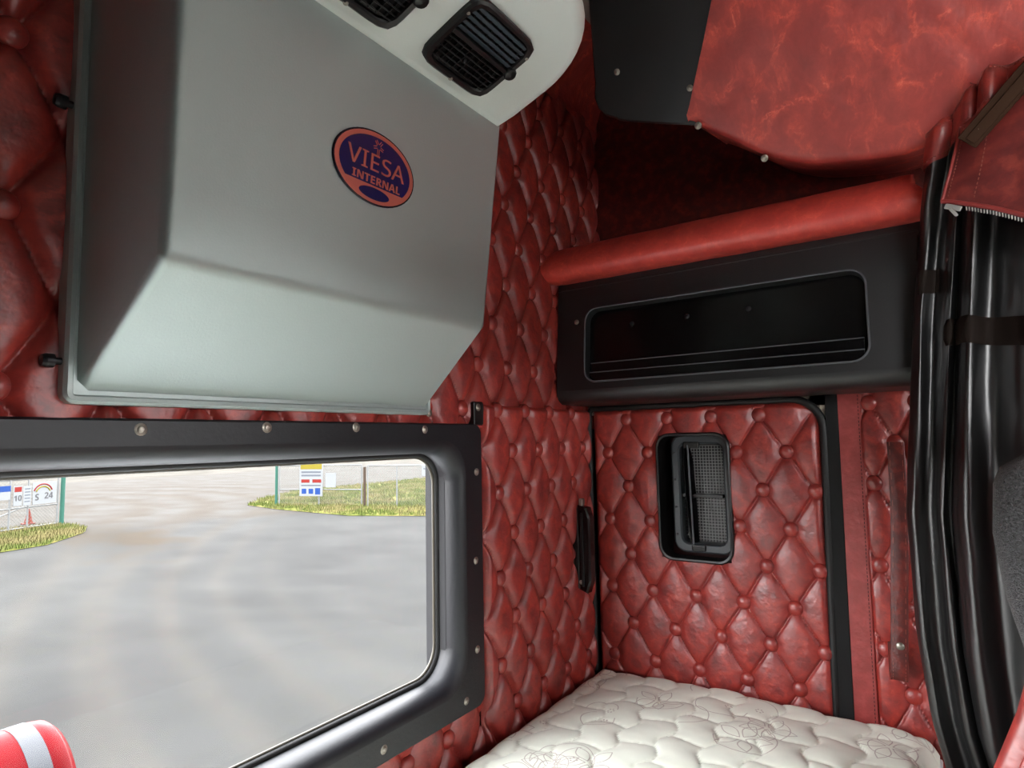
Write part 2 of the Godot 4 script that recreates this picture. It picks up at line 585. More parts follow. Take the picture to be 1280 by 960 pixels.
# ---------------------------------------------------------------- the cab around the berth
func cab_shell() -> void:
	var s := Shape.new()   # floor
	s.box(Vector3(-0.85, -1.25, -1.66), Vector3(1.7, -1.2, 1.0), 0.002)
	struct("floor", s, M.floor)
	s = Shape.new()
	s.box(Vector3(-0.85, 1.02, -1.66), Vector3(1.7, 1.07, 1.0), 0.002)
	struct("ceiling", s, M.headliner)
	# the front; windscreen opening cut to a slit to limit the light
	s = Shape.new()
	s.box(Vector3(1.6, -1.2, -1.66), Vector3(1.66, 0.02, 1.0), 0.002)
	s.box(Vector3(1.6, 0.24, -1.66), Vector3(1.66, 1.02, 1.0), 0.002)
	for z in [[-1.66, -1.5], [-0.36, -0.30], [0.84, 1.0]]: s.box(Vector3(1.6, -0.25, z[0]), Vector3(1.66, 0.66, z[1]), 0.002)
	struct("wall_front", s, M.shell_dark)
	s = Shape.new()   # unseen panel added behind the driver to block light
	s.box(Vector3(0.30, -1.2, -0.14), Vector3(0.34, 1.02, 0.94), 0.004)
	struct("shading_partition", s, M.shell_dark)
	# the driver's side; unseen door window enlarged to let in more light
	s = Shape.new()
	s.box(Vector3(-0.85, -1.2, 0.94), Vector3(0.40, 1.02, 1.0), 0.002)
	s.box(Vector3(0.40, -1.2, 0.94), Vector3(1.6, -0.55, 1.0), 0.002)
	s.box(Vector3(0.40, 0.64, 0.94), Vector3(1.6, 1.02, 1.0), 0.002)
	s.box(Vector3(1.56, -0.55, 0.94), Vector3(1.6, 0.64, 1.0), 0.002)
	struct("wall_right", s, M.shell_dark)

# ---------------------------------------------------------------- the rear wall, its tufted lining
func rear_wall() -> void:
	var s := Shape.new()
	s.box(Vector3(-0.85, -1.2, -1.66), Vector3(A - 0.012, -0.46, 0.94), 0.002)
	s.box(Vector3(-0.85, 0.0, -1.66), Vector3(A - 0.012, 1.02, 0.94), 0.002)
	s.box(Vector3(-0.85, -0.46, -1.66), Vector3(A - 0.012, 0.0, -0.93), 0.002)
	s.box(Vector3(-0.85, -0.46, 0.55), Vector3(A - 0.012, 0.0, 0.94), 0.002)
	var w := struct("wall_rear", s, M.shell_dark)
	s = Shape.new()   # lining above the window; u runs towards -z, v up
	var U := Vector3(0, 0, -1)
	var V := Vector3(0, 1, 0)
	var at := quilt(s, Vector3(A - 0.004, 0, 0), U, V, [-0.08, 1.62, 0.024, 0.99], 0.0038, [0.1068, 0.094, 1.019, 0.158], 0.021, {"flat_over": 0.90})
	var q := obj("upper_lining", s, M.quilt, w)
	at = at.filter(func(p: Vector3) -> bool: return p.z > -0.25 or p.z < -0.32)   # none under the cooler's edge
	buttons(at, Vector3(1, 0, 0), q)
	s = Shape.new()   # the rest of the lining, behind the camera
	quilt(s, Vector3(A, 0, 0), U, V, [-0.94, -0.08, 0.018, 0.99], 0.012, [0.1068, 0.094, 1.019, 0.158], 0.016, {"flat_over": 0.90})
	obj("rear_lining", s, M.quilt, w)
	s = Shape.new()   # a padded panel of its own between window and corner
	at = quilt(s, Vector3(A + 0.006, 0, 0), U, V, [1.012, 1.486, -0.64, 0.076], 0.0034, [0.1068, 0.0873, 1.124, -0.024], 0.023, {"edge": 0.012, "drop": 0.018})
	q = obj("corner_panel", s, M.quilt, w)
	buttons(at, Vector3(1, 0, 0), q)
	s = Shape.new()   # lining below the window
	at = quilt(s, Vector3(A, 0, 0), U, V, [-0.3, 1.012, -0.66, -0.49], 0.0045, [0.1068, 0.0873, 1.124, -0.545], 0.016, {})
	q = obj("lower_lining", s, M.quilt, w)
	buttons(at, Vector3(1, 0, 0), q)
	# black tab above the frame's corner
	s = Shape.new()
	s.box(Vector3(A, 0.03, -1.018), Vector3(A + 0.020, 0.078, -0.985), 0.003)
	q = obj("bracket", s, M.black, w)
	screw(q, Vector3(A + 0.020, 0.066, -0.999), Vector3(1, 0, 0), 1.2)
	# the smooth leather cove where the wall turns into the roof
	s = Shape.new()
	var pts := PackedVector3Array()
	for j in 14:
		var t := PI / 2 * j / 13.0
		for i in 40:
			var z := lerpf(-0.2, -1.62, i / 39.0)
			pts.append(Vector3(A + 0.014 + 0.13 * (1 - cos(t)), 0.885 + 0.13 * sin(t), z) + Vector3(0.003, -0.002, 0) * soft.get_noise_2d(z * 160, j * 12))
	s.grid(pts, 40, 14, true)
	obj("cove", s, M.roof, w)

# ---------------------------------------------------------------- the end wall with its hatch opening
func end_wall() -> void:
	var s := Shape.new()
	s.box(Vector3(-0.80, -1.2, -1.66), Vector3(0.75, 1.02, -1.60), 0.002)
	s.box(Vector3(0.75, -1.2, -1.66), Vector3(1.6, 0.08, -1.60), 0.002)
	s.box(Vector3(0.75, 0.34, -1.66), Vector3(1.6, 1.02, -1.60), 0.002)  # unseen side window gap, narrowed to limit light from the front
	s.box(Vector3(1.45, 0.08, -1.66), Vector3(1.6, 0.34, -1.60), 0.002)
	var w := struct("wall_left", s, M.shell)
	s = Shape.new()
	s.box(Vector3(A, 0.40, -1.60), Vector3(0.2, 1.0, -1.592), 0.002)
	obj("upper_lining", s, M.tie, w)
	s = Shape.new()   # painted panel that the lining and the hatch's seal sit on
	s.box(Vector3(-0.235, -0.70, -1.60), Vector3(0.10, 0.12, -1.507), 0.002)
	s.box(Vector3(-0.80, 0.06, -1.60), Vector3(0.10, 0.12, -1.507), 0.002)
	obj("painted_panel", s, M.cream, w)
	# red strip, stitched along its far side
	s = Shape.new()
	s.hexa([Vector3(-0.188, -0.66, -1.507), Vector3(-0.140, -0.66, -1.507), Vector3(-0.178, 0.10, -1.507), Vector3(-0.131, 0.10, -1.507), Vector3(-0.188, -0.66, -1.497), Vector3(-0.140, -0.66, -1.497), Vector3(-0.178, 0.10, -1.497), Vector3(-0.131, 0.10, -1.497)], 0.003)
	var q := obj("leather_strip", s, M.strip, w)
	s = Shape.new()
	for k in 95:
		var y := -0.65 + k * 0.0078
		var x := lerpf(-0.1465, -0.1375, (y + 0.66) / 0.76)
		s.bar(Vector3(x, y, -1.4965), Vector3(x, y + 0.0048, -1.4965), Vector3.RIGHT, 0.0012, 0.001, 0.0002)
	obj("stitching", s, M.dark_thread, q)
	# narrow tufted lining beside it
	s = Shape.new()
	var at := quilt(s, Vector3(0, 0, -1.507), Vector3(1, 0, 0), Vector3(0, 1, 0), [-0.138, 0.10, -0.68, 0.10], 0.0034, [0.084, 0.0835, -0.118, 0.062], 0.016, {"edge": 0.006, "drop": 0.006, "sharp": 4.0, "pad": 0.008})
	q = obj("narrow_lining", s, M.quilt, w)
	buttons(at, Vector3(0, 0, 1), q)
	# black hook-and-loop band between hatch and strip
	s = Shape.new()
	s.hexa([Vector3(-0.212, -0.66, -1.507), Vector3(-0.184, -0.66, -1.507), Vector3(-0.200, 0.10, -1.507), Vector3(-0.176, 0.10, -1.507), Vector3(-0.212, -0.66, -1.494), Vector3(-0.184, -0.66, -1.494), Vector3(-0.200, 0.10, -1.494), Vector3(-0.176, 0.10, -1.494)], 0.002)
	tag(obj("webbing_band", s, M.web), "black webbing band running upright between the hatch and the stitched red leather strip", "strap")

# ---------------------------------------------------------------- the rear window
func window() -> void:
	var w := Node3D.new()
	w.name = "window_1"
	add_child(w)
	w.position = Vector3(A, -0.51, -0.21) + OFF
	tag(w, "", "", "", "structure")
	var zc := -0.205
	var yc := -0.240
	# seen along +x: right on the page is -z
	var xf := Transform3D(Basis(Vector3(0, 0, -1), Vector3(0, 1, 0), Vector3(1, 0, 0)), Vector3(A, yc, zc))
	var s := Shape.new()
	var seg := 10
	var outer := rr(1.610, 0.546, 0.022, seg)
	var mid := rr(1.502, 0.470, 0.068, seg)
	var xi := Transform3D(xf.basis, xf.origin + Vector3(0, 0.006, 0))   # the opening sits a little high in the frame
	var loops := [lift(outer, xf, -0.012), lift(outer, xf, 0.0165), lift(rr(1.604, 0.540, 0.020, seg), xf, 0.0195), lift(mid, xi, 0.0205)]
	var prev: Array = loops[3]
	s.loft(loops, true)
	# the roll that turns inwards to the glass, smooth
	var g := PackedVector3Array()
	for k in 9:
		var t := PI / 2 * k / 8.0
		var d := 0.025 * sin(t)
		var ring := lift(rr(1.502 - 2 * d, 0.470 - 2 * d * 0.96, 0.068 - d * 0.35, seg), xi, 0.0205 - 0.0355 * (1 - cos(t)))
		ring.append(ring[0])
		for p in ring: g.append(p)
	s.grid(g, 4 * (seg + 1) + 1, 9, false, PackedByteArray(), PackedVector2Array(), true)
	s.band(lift(rr(1.452, 0.422, 0.059, seg), xi, -0.015), lift(rr(1.452, 0.422, 0.059, seg), xi, -0.045), true)
	var f := obj("window_frame", s, M.vinyl, w)
	for p in [[0.020, -0.354], [0.023, -0.519], [0.024, -0.679], [0.021, -0.84], [-0.063, -0.99], [-0.235, -0.984], [-0.404, -0.985], [-0.488, -0.949], [-0.49, -0.738], [0.021, -0.17], [-0.49, -0.5], [0.021, 0.05], [-0.49, -0.25]]:
		screw(f, Vector3(A + 0.0202, p[0], p[1]), Vector3(1, 0, 0), 1.15)
	s = Shape.new()
	s.tube(lift(rr(1.450, 0.420, 0.058, seg), xi, -0.034), 0.006, 8, true)
	obj("seal", s, M.rubber, w)
	s = Shape.new()
	s.tube(lift(rr(1.438, 0.408, 0.054, seg), xi, -0.037), 0.003, 8, true)
	obj("bead", s, M.bead, w)
	s = Shape.new()
	s.extrude(rr(1.45, 0.42, 0.05, seg), Transform3D(xf.basis, xi.origin + Vector3(-0.042, 0, 0)), 0.004, 0.0005)
	obj("pane", s, M.glass, w)

# ---------------------------------------------------------------- the raked roof lining over the foot end
func roof_panel() -> void:
	var n := Vector3(0, -0.5, 0.866)
	var o := Vector3(0, 0.46, -1.25)
	var up := Vector3(0, 0.866, 0.5)
	# lower edge as (x, distance up the slope)
	var edge := [Vector3(-0.365, 0.166, 0), Vector3(-0.354, 0.163, 0), Vector3(-0.29, 0.115, 0), Vector3(-0.233, 0.070, 0), Vector3(-0.17, 0.040, 0), Vector3(-0.103, 0.026, 0), Vector3(-0.05, 0.018, 0), Vector3(0.0, 0.016, 0), Vector3(0.06, 0.03, 0), Vector3(0.11, 0.075, 0), Vector3(0.15, 0.12, 0), Vector3(0.30, 0.2, 0), Vector3(0.5, 0.28, 0)]
	var low := spline(edge, 8)
	var pts := PackedVector3Array()
	var nu := low.size()
	var rows := 46
	var top := 0.66
	for j in rows:
		for i in nu:
			var e: Vector3 = low[i]
			var t := float(i) / (nu - 1)
			var p: Vector3
			if j < 14:   # the padded lower edge turns under and goes back
				var a := PI * 0.75 * (1 - j / 13.0)
				var back := Vector3(0, 0.05, -0.25) * (1.0 if j == 0 else 0.0)
				p = o + Vector3(e.x, 0, 0) + up * (e.y + 0.022 - 0.022 * sin(a)) - n * (0.022 - 0.022 * cos(a)) + back
			else:
				var k := (j - 13) / float(rows - 14)
				var sy := lerpf(e.y + 0.022, top, k)
				var x := e.x + 0.27 * k * maxf(0.0, 1.0 - t * 3.0)
				var fold := 0.004 * soft.get_noise_2d(x * 120.0, sy * 90.0) + 0.012 * sin(PI * k) + 0.0035 * soft.get_noise_2d(x * 300.0 + sy * 200.0, sy * 60.0)
				p = o + Vector3(x, 0, 0) + up * sy + n * fold
			pts.append(p)
	var s := Shape.new()
	s.grid(pts, nu, rows, false)
	var c := struct("trim_1", s, M.roof)
	tag(c, "red mottled leather roof lining raked up over the foot end of the berth")
	for p in [Vector3(-0.345, 0.600, -1.165), Vector3(-0.238, 0.523, -1.214)]: screw(c, p + n * 0.006, n, 1.0)
	# the black moulding at its side
	s = Shape.new()
	var poly := PackedVector2Array([Vector2(-0.51, 0.225), Vector2(-0.50, 0.216), Vector2(-0.43, 0.190), Vector2(-0.34, 0.160), Vector2(-0.28, 0.30), Vector2(-0.20, 0.50), Vector2(-0.16, 0.68), Vector2(-0.50, 0.68), Vector2(-0.506, 0.45), Vector2(-0.535, 0.30), Vector2(-0.543, 0.275), Vector2(-0.540, 0.252), Vector2(-0.528, 0.235)])
	s.extrude(poly, Transform3D(Basis(Vector3.RIGHT, up, n), o - n * 0.020), 0.016, 0.004)
	var m := tag(obj("corner_moulding", s, M.plastic), "black moulded roof corner piece between silver air outlets and smooth red roof lining", "moulding") as Node3D
	for p in [Vector3(-0.483, 0.725, -1.097), Vector3(-0.350, 0.662, -1.133)]: screw(m, p - n * 0.003, n, 0.9)

# ---------------------------------------------------------------- the shelf over the hatch
func shelf() -> void:
	var t := thing("overhead_shelf", "long black shelf box with a padded red leather top edge above the hatch", "shelf", Vector3(-0.39, 0.085, -1.42))
	var x0 := A + 0.018
	var x1 := 0.02
	var s := Shape.new()
	# front face with a rounded opening; face leans back a little
	var lean := Vector3(0, 0.30, -0.027).normalized()
	var xf := frame_at(Vector3((x0 + x1) / 2, 0.115, -1.318), Vector3.RIGHT, lean)
	var W := x1 - x0
	var cx := -0.394 - (x0 + x1) / 2
	var seg := 8
	var hole := rr(0.598, 0.182, 0.032, seg)
	for i in hole.size(): hole[i] += Vector2(cx, 0.108)
	var face := PackedVector2Array()   # outer outline with as many points as the hole, met along rays
	var mid := Vector2(cx, 0.108)
	for p in hole:
		var d := (p - mid).normalized()
		var k := INF
		if d.x > 1e-6: k = minf(k, (W / 2 - mid.x) / d.x)
		if d.x < -1e-6: k = minf(k, (-W / 2 - mid.x) / d.x)
		if d.y > 1e-6: k = minf(k, (0.270 - mid.y) / d.y)
		if d.y < -1e-6: k = minf(k, (0.0 - mid.y) / d.y)
		face.append(mid + d * k)
	var n := face.size()   # slide the nearest points into the corners
	for c in [Vector2(W / 2, 0.27), Vector2(-W / 2, 0.27), Vector2(-W / 2, 0), Vector2(W / 2, 0)]:
		var best := 0
		for i in n:
			if face[i].distance_to(c) < face[best].distance_to(c): best = i
		face[best] = c
	s.band(lift(face, xf), lift(hole, xf), true)
	s.band(lift(hole, xf), lift(Shape.inset(hole, 0.002), xf, -0.003), true)
	s.band(lift(Shape.inset(hole, 0.002), xf, -0.003), lift(Shape.inset(hole, 0.004), xf, -0.024), true)
	# the roll under the face and the underside
	var prof := []
	for k in 11:
		var a := PI / 2 * k / 10.0
		prof.append(Vector2(-1.318 - 0.034 * (1 - cos(a)) , 0.115 - 0.032 * sin(a)))
	prof.append(Vector2(-1.50, 0.083))
	prof.append(Vector2(-1.595, 0.10))
	var pts := PackedVector3Array()
	for p in prof:
		for x in [x0, x1]: pts.append(Vector3(x, p.y, p.x))
	s.grid(pts, 2, prof.size(), true)
	# ends, floor of the tray above and the rail under the padding
	s.box(Vector3(x0, 0.10, -1.59), Vector3(x0 + 0.006, 0.385, -1.345), 0.002)
	s.box(Vector3(x1 - 0.006, 0.10, -1.59), Vector3(x1, 0.385, -1.345), 0.002)
	s.box(Vector3(x0, 0.372, -1.59), Vector3(x1, 0.384, -1.342), 0.002)
	var body := obj("body", s, M.plastic, t)
	s = Shape.new()
	s.box(xf * Vector3(-W / 2, 0.252, 0.0) , xf * Vector3(W / 2, 0.256, 0.0025), 0.001)
	obj("ridge", s, M.plastic, body)
	screw(body, Vector3(-0.714, 0.283, -1.330), Vector3(0, 0.09, 1).normalized(), 0.9)
	# bright lip round the opening
	s = Shape.new()
	s.tube(lift(Shape.inset(hole, 0.001), xf, 0.0005), 0.0022, 6, true)
	obj("lip", s, M.lip, t)
	# back of the recess with its ledges and screws
	s = Shape.new()
	s.cap(Shape.inset(hole, 0.003), xf, -0.023, xf.basis.z)
	var back := obj("recess_panel", s, M.gloss, t)
	for x in [-0.580, -0.449, -0.316]: put("screw", screw_mesh, M.dark_steel, back, xf * Vector3(x - xf.origin.x, 0.154, -0.023), xf.basis.z)
	for k in [[0.066, 0.007], [0.042, 0.015]]:
		s = Shape.new()
		s.box(xf * Vector3(cx - 0.290, 0.021, -0.023), xf * Vector3(cx + 0.290, k[0], -0.023 + k[1]), 0.0018)
		var ledge := obj("ledge", s, M.gloss, t)
		s = Shape.new()
		s.tube([xf * Vector3(cx - 0.289, k[0], -0.0235 + k[1]), xf * Vector3(cx + 0.289, k[0], -0.0235 + k[1])], 0.0013, 6)
		obj("ledge_edge", s, M.lip, ledge)
	# padded leather roll: section swept along x, softly uneven
	s = Shape.new()
	var sec := spline([Vector3(0, 0.384, -1.350), Vector3(0, 0.379, -1.300), Vector3(0, 0.388, -1.274), Vector3(0, 0.410, -1.266), Vector3(0, 0.438, -1.283), Vector3(0, 0.466, -1.318), Vector3(0, 0.474, -1.345), Vector3(0, 0.462, -1.375), Vector3(0, 0.42, -1.39), Vector3(0, 0.384, -1.385)], 4)
	pts = PackedVector3Array()
	var nx := 90
	for j in sec.size():
		for i in nx:
			var k := i / float(nx - 1)
			var x := lerpf(A + 0.004, 0.012, k)
			var c := Vector3(0, 0.42, -1.335)
			var e := minf(k, 1 - k) * nx
			var sc := 1.0 - 0.12 * pow(maxf(0.0, 1 - e / 4.0), 2)
			var p: Vector3 = c + (sec[j] - c) * (sc + 0.02 * soft.get_noise_2d(x * 130.0, j * 2.0) + 0.008 * soft.get_noise_2d(x * 500.0, j * 4.0))
			p.x = x - (0.03 if k > 0.98 else 0.0) * smoothstep(0.40, 0.47, p.y)
			pts.append(p)
	s.grid(pts, nx, sec.size(), false)
	for e in [0, nx - 1]:
		var ring := []
		for j in sec.size(): ring.append(pts[j * nx + e])
		s.fan(ring, Vector3(-1 if e == 0 else 1, 0, 0))
	obj("padded_edge", s, M.roll, t)

# ---------------------------------------------------------------- the tufted access hatch
func hatch() -> void:
	var t := thing("access_hatch", "red leather diamond tufted hatch with a black air vent, under the black shelf", "hatch", Vector3(-0.49, -0.62, -1.5))
	var s := Shape.new()
	var vc := Vector2(-0.497, -0.146)   # the vent's centre
	var at := quilt(s, Vector3(0, 0, -1.506), Vector3(1, 0, 0), Vector3(0, 1, 0), [-0.764, -0.214, -0.60, 0.074], 0.0030, [0.1093, 0.0850, -0.667, 0.045], 0.0175, {"edge": 0.016, "drop": 0.014, "sharp": 5.0, "radius": 0.06, "hole": [vc.x, vc.y, 0.082, 0.148], "pad": 0.008})
	at = at.filter(func(p: Vector3) -> bool: return not (p.x > -0.26 and p.y > 0.02))
	var q := obj("tufted_panel", s, M.quilt, t)
	buttons(at, Vector3(0, 0, 1), q)
	s = Shape.new()
	s.box(Vector3(-0.772, -0.60, -1.575), Vector3(-0.582, 0.05, -1.53), 0.004)
	s.box(Vector3(-0.412, -0.60, -1.575), Vector3(-0.222, 0.05, -1.53), 0.004)
	s.box(Vector3(-0.582, -0.60, -1.575), Vector3(-0.412, -0.30, -1.53), 0.004)
	obj("backing_board", s, M.black, t)
	s = Shape.new()   # rubber seal: up the near side, round the corner, along the top
	var path := []
	for y in [-0.60, -0.5, -0.37, -0.2, -0.1]: path.append(Vector3(lerpf(-0.2175, -0.207, (y + 0.64) / 0.6), y, -1.500))
	for k in 9:
		var a := PI / 2 * k / 8.0
		path.append(Vector3(-0.273 + 0.066 * cos(a), 0.012 + 0.066 * sin(a), -1.500))
	for x in [-0.4, -0.6, -0.74, -0.766]: path.append(Vector3(x, 0.078, -1.500))
	path.append(Vector3(-0.774, 0.064, -1.496)); path.append(Vector3(-0.774, -0.1, -1.496)); path.append(Vector3(-0.774, -0.60, -1.496))
	s.tube(path, 0.0085, 8)
	obj("seal", s, M.rubber, t)
	# the vent: a deep sleeve, a plate at its bottom, mesh behind two windows and a turning flap
	var v := Shape.new()
	var xf := Transform3D(Basis.IDENTITY, Vector3(vc.x, vc.y, -1.485))
	var o1 := rr(0.180, 0.308, 0.036, 8)
	var o2 := rr(0.166, 0.294, 0.031, 8)
	v.loft([lift(o1, xf, -0.020), lift(o1, xf, -0.002), lift(Shape.inset(o1, 0.003), xf, 0.001), lift(o2, xf, 0.0), lift(rr(0.160, 0.288, 0.03, 8), xf, -0.034)], true)
	var vent := obj("air_vent", v, M.black, t)
	v = Shape.new()
	var x2 := Transform3D(Basis.IDENTITY, Vector3(-0.482, -0.139, -1.515))
	var p1 := rr(0.146, 0.284, 0.030, 8)
	var p2 := rr(0.106, 0.240, 0.018, 8)
	v.loft([lift(p1, x2, -0.006), lift(p1, x2, 0.003), lift(Shape.inset(p1, 0.004), x2, 0.006), lift(Shape.inset(p2, -0.004), x2, 0.006), lift(p2, x2, 0.002), lift(Shape.inset(p2, 0.002), x2, -0.035)], true)
	obj("vent_plate", v, M.ventgrey, vent)
	for k in 8:
		v = Shape.new()
		var c := Vector3(-0.482 + (-0.065 if k < 4 else 0.065), -0.139 + (-0.10 + 0.066 * (k % 4)), -1.5090)
		v.lathe([Vector2(0.003, 0), Vector2(0.0026, 0.0012), Vector2(0.0001, 0.0018)], Transform3D(Basis(Vector3.RIGHT, PI / 2), c), 8)
		obj("rivet", v, M.black, vent)
	v = Shape.new()   # back of the duct
	v.cap(p2, x2, -0.034, Vector3(0, 0, 1))
	obj("duct_back", v, M.black, vent)
	v = Shape.new()   # woven grille
	for k in 15: v.bar(Vector3(-0.536 + k * 0.0073, -0.258, -1.5390), Vector3(-0.536 + k * 0.0073, -0.024, -1.5390), Vector3.RIGHT, 0.0017, 0.0016, 0.0003)
	for k in 33: v.bar(Vector3(-0.540, -0.258 + k * 0.0073, -1.5375), Vector3(-0.436, -0.258 + k * 0.0073, -1.5375), Vector3.UP, 0.0017, 0.0016, 0.0003)
	var gr := obj("grille", v, M.mesh, vent)
	gr.set_meta("kind", "stuff")
	v = Shape.new()
	v.box(Vector3(-0.541, -0.150, -1.5370), Vector3(-0.436, -0.142, -1.5210), 0.001)
	obj("cross_bar", v, M.black, vent)
	v = Shape.new()   # flap half open about its long axis
	var fl := PackedVector2Array([Vector2(-0.014, -0.116), Vector2(0.014, -0.116), Vector2(0.017, -0.05), Vector2(0.017, 0.08), Vector2(0.012, 0.112), Vector2(-0.012, 0.112), Vector2(-0.016, 0.07), Vector2(-0.016, -0.07)])
	v.extrude(fl, Transform3D(Basis(Vector3.BACK, 0.05) * Basis(Vector3.UP, 1.05), Vector3(-0.513, -0.142, -1.5160)), 0.003, 0.001)
	obj("flap", v, M.gloss, vent)
	v = Shape.new()
	v.tube([Vector3(-0.507, -0.262, -1.5070), Vector3(-0.508, -0.14, -1.5030), Vector3(-0.512, -0.022, -1.5070)], 0.0024, 8)
	obj("flap_rib", v, M.lip, vent)
	v = Shape.new()
	v.box(Vector3(-0.522, -0.030, -1.5150), Vector3(-0.484, -0.014, -1.5050), 0.002)
	obj("pivot", v, M.gloss, vent)
	v = Shape.new()
	v.box(Vector3(-0.512, -0.276, -1.5150), Vector3(-0.478, -0.262, -1.5050), 0.002)
	obj("pivot", v, M.gloss, vent)
	# the latch bar in the corner
	var h := thing("latch_handle", "slim black upright latch handle in the corner beside the tufted hatch", "handle", Vector3(-0.745, -0.378, -1.39))
	s = Shape.new()
	var side := PackedVector2Array([Vector2(-0.018, -0.370), Vector2(0.004, -0.378), Vector2(0.014, -0.350), Vector2(0.016, -0.20), Vector2(0.008, -0.172), Vector2(-0.018, -0.166)])
	s.extrude(side, Transform3D(Basis.IDENTITY, Vector3(-0.737, 0, -1.405)), 0.026, 0.004)
	var grip := obj("grip", s, M.gloss, h)
	s = Shape.new()
	s.bar(Vector3(-0.742, -0.362, -1.378), Vector3(-0.742, -0.185, -1.378), Vector3.RIGHT, 0.006, 0.005, 0.001)
	obj("groove_bar", s, M.black, grip)
	s = Shape.new()
	s.box(Vector3(-0.752, -0.168, -1.400), Vector3(-0.742, -0.150, -1.384), 0.002)
	obj("pin", s, M.steel, h)
	s = Shape.new()
	s.box(Vector3(A + 0.010, -0.37, -1.404), Vector3(-0.754, -0.172, -1.382), 0.003)
	obj("base_plate", s, M.black, h)
	screw(h, Vector3(-0.748, -0.352, -1.378), Vector3(0, 0, 1), 0.8)

# ---------------------------------------------------------------- the air cooler on the rear wall
func cooler() -> void:
	var t := thing("air_cooler", "large silver grey air cooler cabinet with oval blue badge on the wall above the window", "air cooler", Vector3(A + 0.02, 0.046, -0.56))
	# flange against the wall
	var s := Shape.new()
	var xf := Transform3D(Basis(Vector3(0, 0, -1), Vector3(0, 1, 0), Vector3(1, 0, 0)), Vector3(A, 0.45, -0.556))
	var fo := rr(0.572, 0.806, 0.012, 4)
	s.loft([lift(fo, xf, 0.010), lift(fo, xf, 0.030), lift(Shape.inset(fo, 0.003), xf, 0.034), lift(Shape.inset(fo, 0.008), xf, 0.033), lift(Shape.inset(fo, 0.010), xf, 0.029)], true)
	s.cap(Shape.inset(fo, 0.010), xf, 0.029, Vector3.RIGHT)
	obj("flange", s, M.silver, t)
	s = Shape.new()
	var c := [Vector3(A + 0.010, 0.0475, -0.2825), Vector3(-0.601, 0.180, -0.291), Vector3(A + 0.010, 0.845, -0.2825), Vector3(-0.517, 0.84, -0.270), Vector3(A + 0.010, 0.0475, -0.845), Vector3(-0.601, 0.182, -0.808), Vector3(A + 0.010, 0.845, -0.848), Vector3(-0.517, 0.84, -0.806)]
	s.hexa(c, 0.011)
	obj("cabinet", s, M.silver, t)
	for p in [Vector3(-0.755, 0.376, -0.262), Vector3(-0.755, 0.092, -0.261)]:
		s = Shape.new()
		s.lathe([Vector2(0.0001, 0.012), Vector2(0.006, 0.011), Vector2(0.0075, 0.007), Vector2(0.0075, 0.0), Vector2(0.004, 0.0), Vector2(0.004, -0.012)], Transform3D(Basis(Vector3.RIGHT, PI / 2), p + Vector3(-0.008, 0, -0.002)), 12, false)
		obj("bolt", s, M.dark_steel, t)
	screw(t, Vector3(A + 0.020, 0.052, -0.852), Vector3(1, 0, 0), 1.1)
	# the outlet housing on top: an underside tilted twenty degrees, with a rounded front corner
	var es := Vector3(cos(deg_to_rad(20)), sin(deg_to_rad(20)), 0)
	var ez := Vector3(0, 0, -1)
	var nn := Vector3(sin(deg_to_rad(20)), -cos(deg_to_rad(20)), 0)   # out of the underside
	var org := Vector3(-0.558, 0.505, 0)
	var plan := PackedVector2Array()   # (along -z, along es)
	plan.append(Vector2(0.24, -0.01)); plan.append(Vector2(0.80, -0.01))
	plan.append(Vector2(0.806, 0.03))
	for k in 11:
		var a := PI / 2 * k / 10.0
		plan.append(Vector2(0.685 + 0.122 * cos(a), 0.095 + 0.125 * sin(a)))
	plan.append(Vector2(0.24, 0.220))
	var hx := Transform3D(Basis(ez, es, nn), org)
	s = Shape.new()
	var g := PackedVector3Array()
	for k in 8:
		var a := PI / 2 * k / 7.0
		var ring := lift(Shape.inset(plan, 0.020 * (1 - sin(a))), hx, -0.020 * (1 - cos(a)) if true else 0.0)
		ring.append(ring[0])
		for p in ring: g.append(p)
	s.grid(g, plan.size() + 1, 8, true, PackedByteArray(), PackedVector2Array(), true)
	s.band(lift(plan, hx, -0.020), lift(Shape.inset(plan, 0.02), hx, -0.16), true, false)
	s.cap(Shape.inset(plan, 0.02), hx, 0.0, nn)
	s.cap(Shape.inset(plan, 0.02), hx, -0.16, -nn)
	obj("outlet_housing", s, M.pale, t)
	for z in [0.644, 0.457]: outlet(t, hx, Vector2(z, 0.079))
	badge(t)

